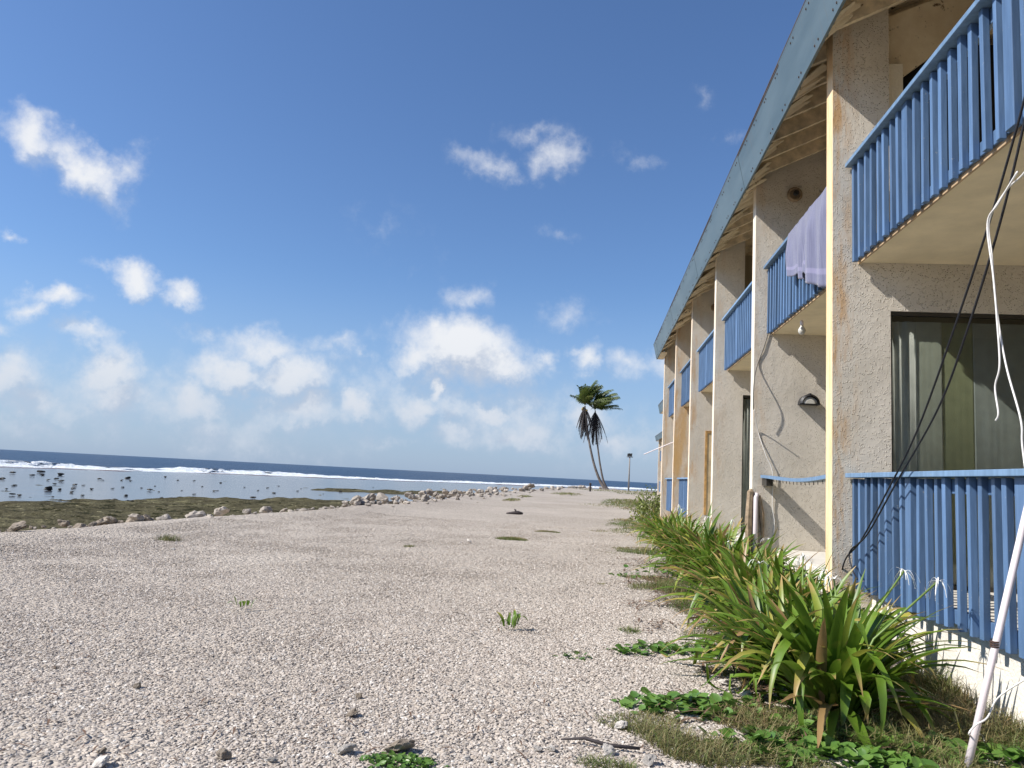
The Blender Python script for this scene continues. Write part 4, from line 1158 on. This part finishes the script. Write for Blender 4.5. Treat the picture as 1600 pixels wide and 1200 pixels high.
# bush beside the far end of the nearest block
def bush(pos, rad, h, n, label, m, leaf=.09):
    V = []; Fq = []; A = []; Tt = []
    for i in range(n):
        a = random.uniform(0, 6.283); e = math.asin(random.uniform(-.1, 1)); rr = (.45 + .55 * random.random() ** .5)
        lump = 1 + .3 * math.sin(a * 3 + 1) * math.cos(e * 3) + .2 * math.sin(a * 7)
        c = Vector((math.cos(a) * math.cos(e) * rad * rr * lump, math.sin(a) * math.cos(e) * rad * rr * lump, max(.03, math.sin(e) * h * rr * lump)))
        d = Vector((random.gauss(0, 1), random.gauss(0, 1), random.gauss(.6, .7))).normalized(); s = d.orthogonal().normalized()
        l = leaf * random.uniform(.7, 1.5); w = l * .3; o = len(V); rn = random.random() * .9
        V += [c, c + d * l * .5 + s * w, c + d * l, c + d * l * .5 - s * w]; A += [rn] * 4; Tt += [0, .4, .8, .4]; Fq.append((o, o + 1, o + 2, o + 3))
    r = empty('shrub', pos, label, 'shrub')
    link('foliage', npmesh('foliage', np.array([tuple(v) for v in V]), np.array(Fq), m, {'rnd': A, 't': Tt}, False), r)
    b = MB()
    for k in range(6):
        a = k * 1.05; b.tube([(0, 0, -.05), (math.cos(a) * rad * .3, math.sin(a) * rad * .3, h * .4), (math.cos(a) * rad * .6, math.sin(a) * rad * .6, h * .75)], [.02, .014, .006], 5)
    b.build('stem', M_RAFTER, r)
M_BUSH = leaf_mat('shrub_leaf', (.12, .16, .035, 1), (.25, .28, .075, 1), (.3, .28, .12, 1), (.34, .33, .12, 1))
bush((2.35, 27.5, 0), 1.0, 1.05, 2600, 'rounded pale green shrub past the end of the nearest block', M_BUSH)

# grass and vines (uncountable): patches given by where they lie on the ground
M_GRASS = leaf_mat('dry_grass', (.10, .16, .03, 1), (.30, .22, .11, 1), (.33, .25, .12, 1), (.33, .26, .12, 1), .6, .25)
def grass_patch_pts(patches):
    P2 = []
    for (u, v, a, b, n, hgt) in patches:
        c = gp(u, v); ex = abs(gp(u + a, v).x - c.x); ey = abs(gp(u, v - b).y - gp(u, v + b).y) / 2
        for i in range(int(n * (1.9 if v > 1050 else 2.4))):
            rr = math.sqrt(random.random()) * random.choice((1, 1, 1.25)); th = random.uniform(0, 6.283)
            x = c.x + ex * rr * math.cos(th); y = c.y + ey * rr * math.sin(th)
            k = max(.12, 1 - rr ** 2 * .7)
            if mnoise.noise(Vector((x * 2.2, y * 2.2, 3))) < -.18 + rr * .25: continue
            P2.append((x, y, hgt * k * random.uniform(.5, 1.3)))
    return P2
GP = [(1100, 1175, 190, 45, 5200, .085), (1240, 1150, 170, 40, 3600, .10), (1400, 1160, 160, 50, 5200, .12), (1540, 1140, 120, 60, 6000, .15), (1010, 1185, 90, 20, 1200, .06), (965, 1195, 70, 14, 700, .05),
      (1050, 1135, 120, 22, 1500, .06), (1180, 1115, 120, 20, 1500, .08), (1470, 1090, 90, 30, 3000, .2), (1560, 1060, 60, 30, 2600, .22),
      (1060, 920, 75, 14, 3200, .11), (1010, 903, 45, 6, 900, .06), (1090, 945, 60, 20, 1800, .10), (1010, 862, 60, 7, 1700, .08), (985, 864, 45, 3, 500, .05), (1000, 823, 50, 14, 3200, .13), (960, 831, 50, 3, 500, .05), (990, 788, 45, 8, 2400, .22), (950, 790, 45, 3, 500, .08),
      (985, 984, 22, 6, 260, .05), (838, 910, 24, 3, 240, .03), (940, 912, 16, 3, 160, .04), (886, 772, 26, 2.2, 700, .14), (1000, 772, 35, 2, 700, .14), (970, 768, 60, 1.4, 900, .22), (800, 842, 30, 3.5, 2600, .05), (856, 832, 22, 1.6, 1200, .05), (640, 853, 13, 2.2, 500, .04), (725, 850, 22, 2, 200, .03), (800, 781, 16, 2.4, 500, .12), (820, 776, 14, 1.6, 300, .12), (1130, 1010, 70, 30, 1800, .08), (1150, 1060, 60, 20, 1200, .08)]
def blades(name, pts, m, wid=.0024, kinds=None):
    pts = np.array(pts); n = len(pts)
    a = rng.uniform(0, 6.283, n); lean = rng.uniform(.2, 1.9, n) * pts[:, 2]; h = pts[:, 2] * rng.uniform(.4, 1.1, n)
    z0 = ground_z(pts[:, :2])
    far = np.maximum(1, np.hypot(pts[:, 0], pts[:, 1]) / 9)
    w = wid * far * rng.uniform(.7, 1.3, n)
    dx, dy = np.cos(a), np.sin(a)
    B = np.stack([pts[:, 0], pts[:, 1], z0 - .01], 1)
    mid = B + np.stack([dx * lean * .35, dy * lean * .35, h * .65], 1)
    tip = B + np.stack([dx * lean, dy * lean, h], 1)
    s = np.stack([-dy * w, dx * w, 0 * w], 1)
    V = np.stack([B + s, B - s, mid + s * .8, mid - s * .8, tip + s * .15, tip - s * .15], 1).reshape(-1, 3)
    I = np.arange(n)[:, None] * 6
    Fq = np.concatenate([I + np.array([[0, 1, 3, 2]]), I + np.array([[2, 3, 5, 4]])])
    patch = vnoise(pts[:, :2], .9, 31) * 1.5
    rn = np.clip(rng.uniform(0, .8, n) + patch, 0, .94)
    o = link(name, npmesh(name, V, Fq, m, {'rnd': np.repeat(rn, 6), 't': np.tile([0, 0, .4, .4, .8, .8], n)})); o['kind'] = 'stuff'
blades('grass', grass_patch_pts(GP), M_GRASS)
p = gp(263, 845)
tp = [(p.x + random.gauss(0, .10), p.y + random.gauss(0, .07), random.uniform(.05, .13)) for _ in range(260)]
def tuft():
    r = empty('grass_tuft', (p.x, p.y, 0), 'low olive grass tuft alone on the gravel at left', 'grass tuft')
    V = []; Fq = []; A = []; Tt = []
    for x, y, h in tp:
        x -= p.x; y -= p.y; a = random.uniform(0, 6.28); d = Vector((math.cos(a), math.sin(a), 0)); s = Vector((-d.y, d.x, 0)) * .004; b0 = Vector((x, y, -.01)); o = len(V)
        for t_, q in ((0, 0), (.5, .3), (1, .9)):
            c = b0 + d * h * .7 * q + Vector((0, 0, h * t_)); V += [c + s * (1 - t_ * .8), c - s * (1 - t_ * .8)]; Tt += [t_ * .7] * 2
        rn = random.random() * .7; A += [rn] * 6; Fq += [(o, o + 1, o + 3, o + 2), (o + 2, o + 3, o + 5, o + 4)]
    link('blades', npmesh('blades', np.array([tuple(v) for v in V]), np.array(Fq), M_GRASS, {'rnd': A, 't': Tt}), r)
tuft()
M_VINE = leaf_mat('vine_leaf', (.075, .165, .028, 1), (.16, .28, .055, 1), (.2, .26, .05, 1), (.24, .30, .06, 1), .34, .25)
VP_ = [(1060, 1105, 85, 16, 170, .075), (1140, 1112, 75, 22, 150, .07), (1010, 1103, 35, 12, 45, .065), (1230, 1100, 70, 24, 110, .075), (1290, 1150, 90, 30, 210, .08), (1400, 1165, 90, 28, 170, .08), (1190, 1170, 60, 24, 120, .075), (1490, 1178, 60, 20, 90, .075), (1330, 1190, 100, 14, 110, .08),
       (1040, 1017, 70, 9, 150, .07), (985, 1019, 26, 4, 36, .06), (900, 1026, 26, 4, 26, .045), (1100, 1015, 40, 10, 60, .07), (1060, 895, 60, 8, 160, .08), (990, 900, 28, 3, 40, .07), (1100, 910, 40, 10, 90, .08), (1590, 1190, 40, 20, 60, .08), (630, 1192, 55, 12, 260, .028), (590, 1185, 22, 6, 60, .022)]
def vines():
    V = []; Fq = []; A = []; Tt = []
    shape = [(0, 0), (.38, -.08), (.52, .25), (.40, .65), (.12, .92), (0, 1.0), (-.12, .92), (-.40, .65), (-.52, .25), (-.38, -.08)]
    for (u, v, a, b, n, sz) in VP_:
        c0 = gp(u, v); ex = abs(gp(u + a, v).x - c0.x); ey = abs(gp(u, v - b).y - gp(u, v + b).y) / 2
        for i in range(int(n * (1.0 if v > 1125 else .7))):
            rr = math.sqrt(random.random()) * random.choice((.7, 1, 1, 1.35)); th = random.uniform(0, 6.283)
            x = c0.x + ex * rr * math.cos(th); y = c0.y + ey * rr * math.sin(th)
            z = gz(x, y) + random.uniform(.01, sz * .8) * max(.15, 1.1 - rr * .8)
            l = sz * random.uniform(.5, 1.1); yaw = random.uniform(0, 6.283); pit = R(random.uniform(-15, 40)); rol = R(random.uniform(-30, 30))
            Mx = Matrix.Rotation(yaw, 3, 'Z') @ Matrix.Rotation(pit, 3, 'X') @ Matrix.Rotation(rol, 3, 'Y')
            o = len(V); rn = random.random() * .86
            pts = [(0, .42, -.06)] + [(sx_, sy_, .10 * abs(sx_) * 2 - .05 * (sy_ - .4) ** 2) for sx_, sy_ in shape]
            for q in pts: V.append(Vector((x, y, z)) + Mx @ (Vector(q) * l)); A.append(rn); Tt.append(.2)
            k = len(shape)
            for j in range(k): Fq.append((o, o + 1 + j, o + 1 + (j + 1) % k))
    o = link('beach_vines', npmesh('beach_vines', np.array([tuple(v) for v in V]), np.array(Fq), M_VINE, {'rnd': A, 't': Tt})); o['kind'] = 'stuff'
vines()
# dry litter under the plants: short brown leaves and stalks
M_LITTER = simple('dead_leaf_litter', (.13, .075, .045, 1), .9, .4, 12)
def litter():
    V = []; Fq = []
    for i in range(3200):
        u = random.uniform(1, 1); t = random.random()
        x = random.uniform(.45, 2.1); y = random.uniform(4.4, 14)
        if x < 1.0 and mnoise.noise(Vector((x * 1.5, y * 1.5, 0))) < .1: continue
        a = random.uniform(0, 6.28); d = Vector((math.cos(a), math.sin(a), random.uniform(-.1, .3))); s = Vector((-math.sin(a), math.cos(a), 0)) * random.uniform(.003, .012)
        c = Vector((x, y, gz(x, y) + .015)); l = random.uniform(.04, .22); o = len(V)
        V += [c + s * .4, c - s * .4, c + d * l * .5 + s + Vector((0, 0, .012)), c + d * l * .5 - s + Vector((0, 0, .012)), c + d * l + s * .2, c + d * l - s * .2]
        Fq += [(o, o + 1, o + 3, o + 2), (o + 2, o + 3, o + 5, o + 4)]
    for i in range(420):
        q = gp(random.uniform(0, 1050), 800 + 400 * random.random() ** 1.5)
        x, y = q.x, q.y
        if x < shore_pt(y, 0)[0] + .3: continue
        a = random.uniform(0, 6.28); d = Vector((math.cos(a), math.sin(a), random.uniform(-.05, .1))); s = Vector((-math.sin(a), math.cos(a), 0)) * random.uniform(.003, .007)
        c = Vector((x, y, gz(x, y) + .02)); l = random.uniform(.03, .13); o = len(V)
        V += [c + s * .4, c - s * .4, c + d * l * .5 + s + Vector((0, 0, .008)), c + d * l * .5 - s + Vector((0, 0, .008)), c + d * l + s * .2, c + d * l - s * .2]
        Fq += [(o, o + 1, o + 3, o + 2), (o + 2, o + 3, o + 5, o + 4)]
    o = link('leaf_litter', npmesh('leaf_litter', np.array([tuple(v) for v in V]), np.array(Fq), M_LITTER)); o['kind'] = 'stuff'
litter()

# twig and driftwood
M_TWIG = simple('dark_twig_bark', (.045, .035, .035, 1), .8, .3, 20)
a = gp(876, 1160); b3 = gp(1000, 1176); dv = b3 - a
o = MB().tube([(0, 0, .015), dv * .3 + Vector((0, .02, .03)), dv * .6 + Vector((0, -.01, .02)), dv + Vector((0, 0, .02))], [.004, .009, .011, .008], 7).build('twig', M_TWIG, None, True, loc=a)
tag(o, 'dark bare twig lying at the edge of the dry grass', 'twig')
p = gp(805, 804)
r = empty('driftwood', (p.x, p.y, 0), 'small black piece of driftwood on the middle of the gravel', 'driftwood')
MB().tube([(-.32, 0, .03), (-.1, .02, .05), (.1, 0, .07), (.27, .02, .05)], [.02, .05, .07, .03], 8).build('log', M_TWIG, r, smooth=True)
MB().tube([(.03, 0, .06), (.0, .0, .16), (-.04, .01, .19)], [.04, .03, .012], 7).build('stub', M_TWIG, r, smooth=True)
for (u, v, w, lb) in [(795, 843, .55, 'flat dark weed strand on the gravel, nearest of the mid weeds'), (760, 834, .3, 'thin dark strand of weed left of the flat weeds'), (855, 773, .8, 'dark flat strand of dry weed near the far shore')]:
    pass

# ------------------------------------------------------------------ palms, lamp, post
def palm_mats():
    f = leaf_mat('palm_leaflet', (.065, .105, .020, 1), (.13, .17, .035, 1), (.12, .12, .04, 1), (.14, .15, .04, 1), .45, .25)
    d = simple('dead_palm_frond', (.035, .028, .026, 1), .9, .3, 3)
    m, t, b = mat('palm_bark'); p = t.obj()
    rg = t.math('SINE', t.math('MULTIPLY', t.sep(p)[2], 38))
    c = t.mix(t.ramp(t.noise(p, 3, 5), .3, .7), (.13, .105, .09, 1), (.22, .19, .165, 1))
    t.link(c, b.inputs['Base Color']); b.inputs['Roughness'].default_value = .9; t.link(t.bump(rg, .03), b.inputs['Normal'])
    return f, d, m
M_FROND, M_DEADF, M_BARK = palm_mats()
M_COCO = simple('coconut_husk', (.33, .22, .05, 1), .6, .2)
def frond(V, Fq, A, Tt, base, az_, el0, bend, L, wind, lw, droop, nleaf=36):
    p = base.copy(); pts = []; n = 14
    d0 = Vector((math.cos(az_) * math.cos(el0), math.sin(az_) * math.cos(el0), math.sin(el0)))
    for k in range(n + 1):
        t = k / n
        dd = (d0 + Vector((0, 0, -1)) * bend * t ** 1.5 + wind * t).normalized()
        if k: p = p + dd * (L / n)
        pts.append((p.copy(), dd))
    rn = random.random() * .9
    for k in range(n):       # rachis
        o = len(V); (a, da), (b, db) = pts[k], pts[k + 1]; s = da.cross(Vector((0, 0, 1))).normalized() * (.05 * (1 - k / n) + .012)
        V += [a + s, a - s, b - s, b + s]; A += [rn] * 4; Tt += [0] * 4; Fq.append((o, o + 1, o + 2, o + 3))
    for j in range(nleaf):
        t = .10 + .9 * j / nleaf; q = t * n; i = min(int(q), n - 1); f = q - i
        c = pts[i][0].lerp(pts[i + 1][0], f); d = pts[i][1]
        side0 = d.cross(Vector((0, 0, 1)))
        if side0.length < .05: side0 = Vector((1, 0, 0))
        side0.normalize(); upv = side0.cross(d)
        ll = lw * (math.sin(min(1, t * 1.25 + .15) * math.pi * .62 + .35)) * random.uniform(.8, 1.15) * (1 - .45 * max(0, t - .6))
        for sg in (-1, 1):
            ld = (side0 * sg * .8 + d * .65 + upv * random.uniform(-.1, .25) + wind * .9 + Vector((0, 0, -droop * random.uniform(.6, 1.3)))).normalized()
            s = d * .036; o = len(V)
            e1 = c + ld * ll * .55; e2 = c + (ld + Vector((0, 0, -.35 - droop * .3))).normalized() * ll
            V += [c + s, c - s, e1 - s * 1.1, e1 + s * 1.1, e2]; A += [min(.94, rn + random.uniform(-.1, .1))] * 5; Tt += [.1, .1, .4, .4, .75]
            Fq += [(o, o + 1, o + 2, o + 3), (o + 3, o + 2, o + 4, o + 4)]
def palm(path, r0, label, nf, seed, wind, coco):
    random.seed(seed)
    base = path[0]; pts = [q - base for q in path]
    r = empty('palm_tree', base, label, 'palm tree', 'coconut palms at the far shore')
    out = []
    for i in range(len(pts) - 1):
        p0 = pts[max(i - 1, 0)]; p1 = pts[i]; p2 = pts[i + 1]; p3 = pts[min(i + 2, len(pts) - 1)]
        for q in range(8):
            t = q / 8; out.append(.5 * ((2 * p1) + (p2 - p0) * t + (2 * p0 - 5 * p1 + 4 * p2 - p3) * t * t + (3 * p1 - p0 - 3 * p2 + p3) * t ** 3))
    out.append(pts[-1]); n = len(out)
    rad = [r0 * (1.0 - .55 * i / n) + r0 * 1.1 * math.exp(-i / n * 16) for i in range(n)]
    MB().tube(out, rad, 12).build('trunk', M_BARK, r, smooth=True)
    top = pts[-1]
    def tri(V, Fq, A, Tt, m, name):
        F3 = []
        for f in Fq:
            if f[3] == f[2]: F3.append(f[:3])
            else: F3 += [(f[0], f[1], f[2]), (f[0], f[2], f[3])]
        return link(name, npmesh(name, np.array([tuple(v) for v in V]), np.array(F3), m, {'rnd': A, 't': Tt}, False), r)
    V, Fq, A, Tt = [], [], [], []
    for i in range(nf):
        az_ = i * 2.399 + random.uniform(-.3, .3); el0 = R(random.uniform(14, 84) if i % 3 else random.uniform(48, 86))
        frond(V, Fq, A, Tt, top + Vector((0, 0, .1)), az_, el0, random.uniform(.2, .75), random.uniform(3.2, 4.3) * (1 - .25 * max(0, -math.cos(az_))), wind * random.uniform(.65, 1.2), 1.0, .25)
    tri(V, Fq, A, Tt, M_FROND, 'crown')
    V, Fq, A, Tt = [], [], [], []
    for i in range(30):
        az_ = i * 2.399 + random.uniform(-.3, .3)
        frond(V, Fq, A, Tt, top + Vector((0, 0, -.2)), az_, R(random.uniform(-86, -62) if i % 5 else -52), 1.2, random.uniform(3.4, 5.2), Vector((wind.x * .10, wind.y * .10, -.5)), .75, 1.3, 40)
    tri(V, Fq, A, Tt, M_DEADF, 'dead_fronds')
    for i in range(coco):
        a = random.uniform(0, 6.28); c = Vector((math.cos(a) * .35, math.sin(a) * .35, random.uniform(-.75, -.3)))
        MB().lathe([(.02, -.17), (.12, -.12), (.16, 0), (.12, .13), (.02, .18)], 8, c=top + c).build('coconut', M_COCO, r, smooth=True)
WIND = Vector((.50, .12, .02))
YP = 117.
palm([yp(u, v, YP) for u, v in [(947, 766), (938, 752), (929, 728), (922, 698), (917, 668), (914.5, 645), (914, 634)]], .22, 'left coconut palm, leaning, with a heavy skirt of dead fronds and yellow coconuts', 32, 3, WIND, 5)
palm([yp(u, v, YP + 1) for u, v in [(949.5, 766), (943, 752), (938, 728), (934, 698), (931.5, 668), (930.5, 650), (930, 641)]], .17, 'right coconut palm, thinner, its fronds streaming to the right', 30, 5, WIND * 2.0, 0)
random.seed(99)
# lamp
p = gp(982, 767); top = yp(984, 714, p.y); hgt = top.z
r = empty('lamp_post', (p.x, p.y, 0), 'lone grey pole with floodlights on a crossarm near the palms', 'lamp post')
M_POLE = simple('weathered_pole_wood', (.25, .23, .21, 1), .85, .2)
MB().tube([(0, 0, -.1), (top.x - p.x, 0, hgt)], [.13, .09], 10).build('pole', M_POLE, r, smooth=True)
tx_ = top.x - p.x
MB().box(tx_ - .45, tx_ + .45, -.06, .06, hgt - .06, hgt + .06).build('crossarm', M_POLE, r)
for dx_ in (-.2, .12):
    hd = MB(); hd.prism([(dx_ + tx_ - .17, hgt + .12), (dx_ + tx_ + .2, hgt + .08), (dx_ + tx_ + .24, hgt + .55), (dx_ + tx_ - .15, hgt + .48)], -.22, .16)
    ho = hd.build('floodlight', M_ALU, r, bevel=.02)
    MB().tube([(dx_ + tx_, 0, hgt), (dx_ + tx_, 0, hgt + .14)], .03, 6).build('bracket', M_ALU, ho)
p = gp(922, 768)
r = empty('bollard', (p.x, p.y, 0), 'short dark post with a knob top standing left of the palms', 'post')
MB().tube([(0, 0, -.1), (0, 0, .72)], .11, 10).build('shaft', M_TWIG, r)
MB().lathe([(.05, .72), (.13, .77), (.15, .87), (.10, .97), (.02, 1.01)], 10).build('knob', M_TWIG, r, smooth=True)
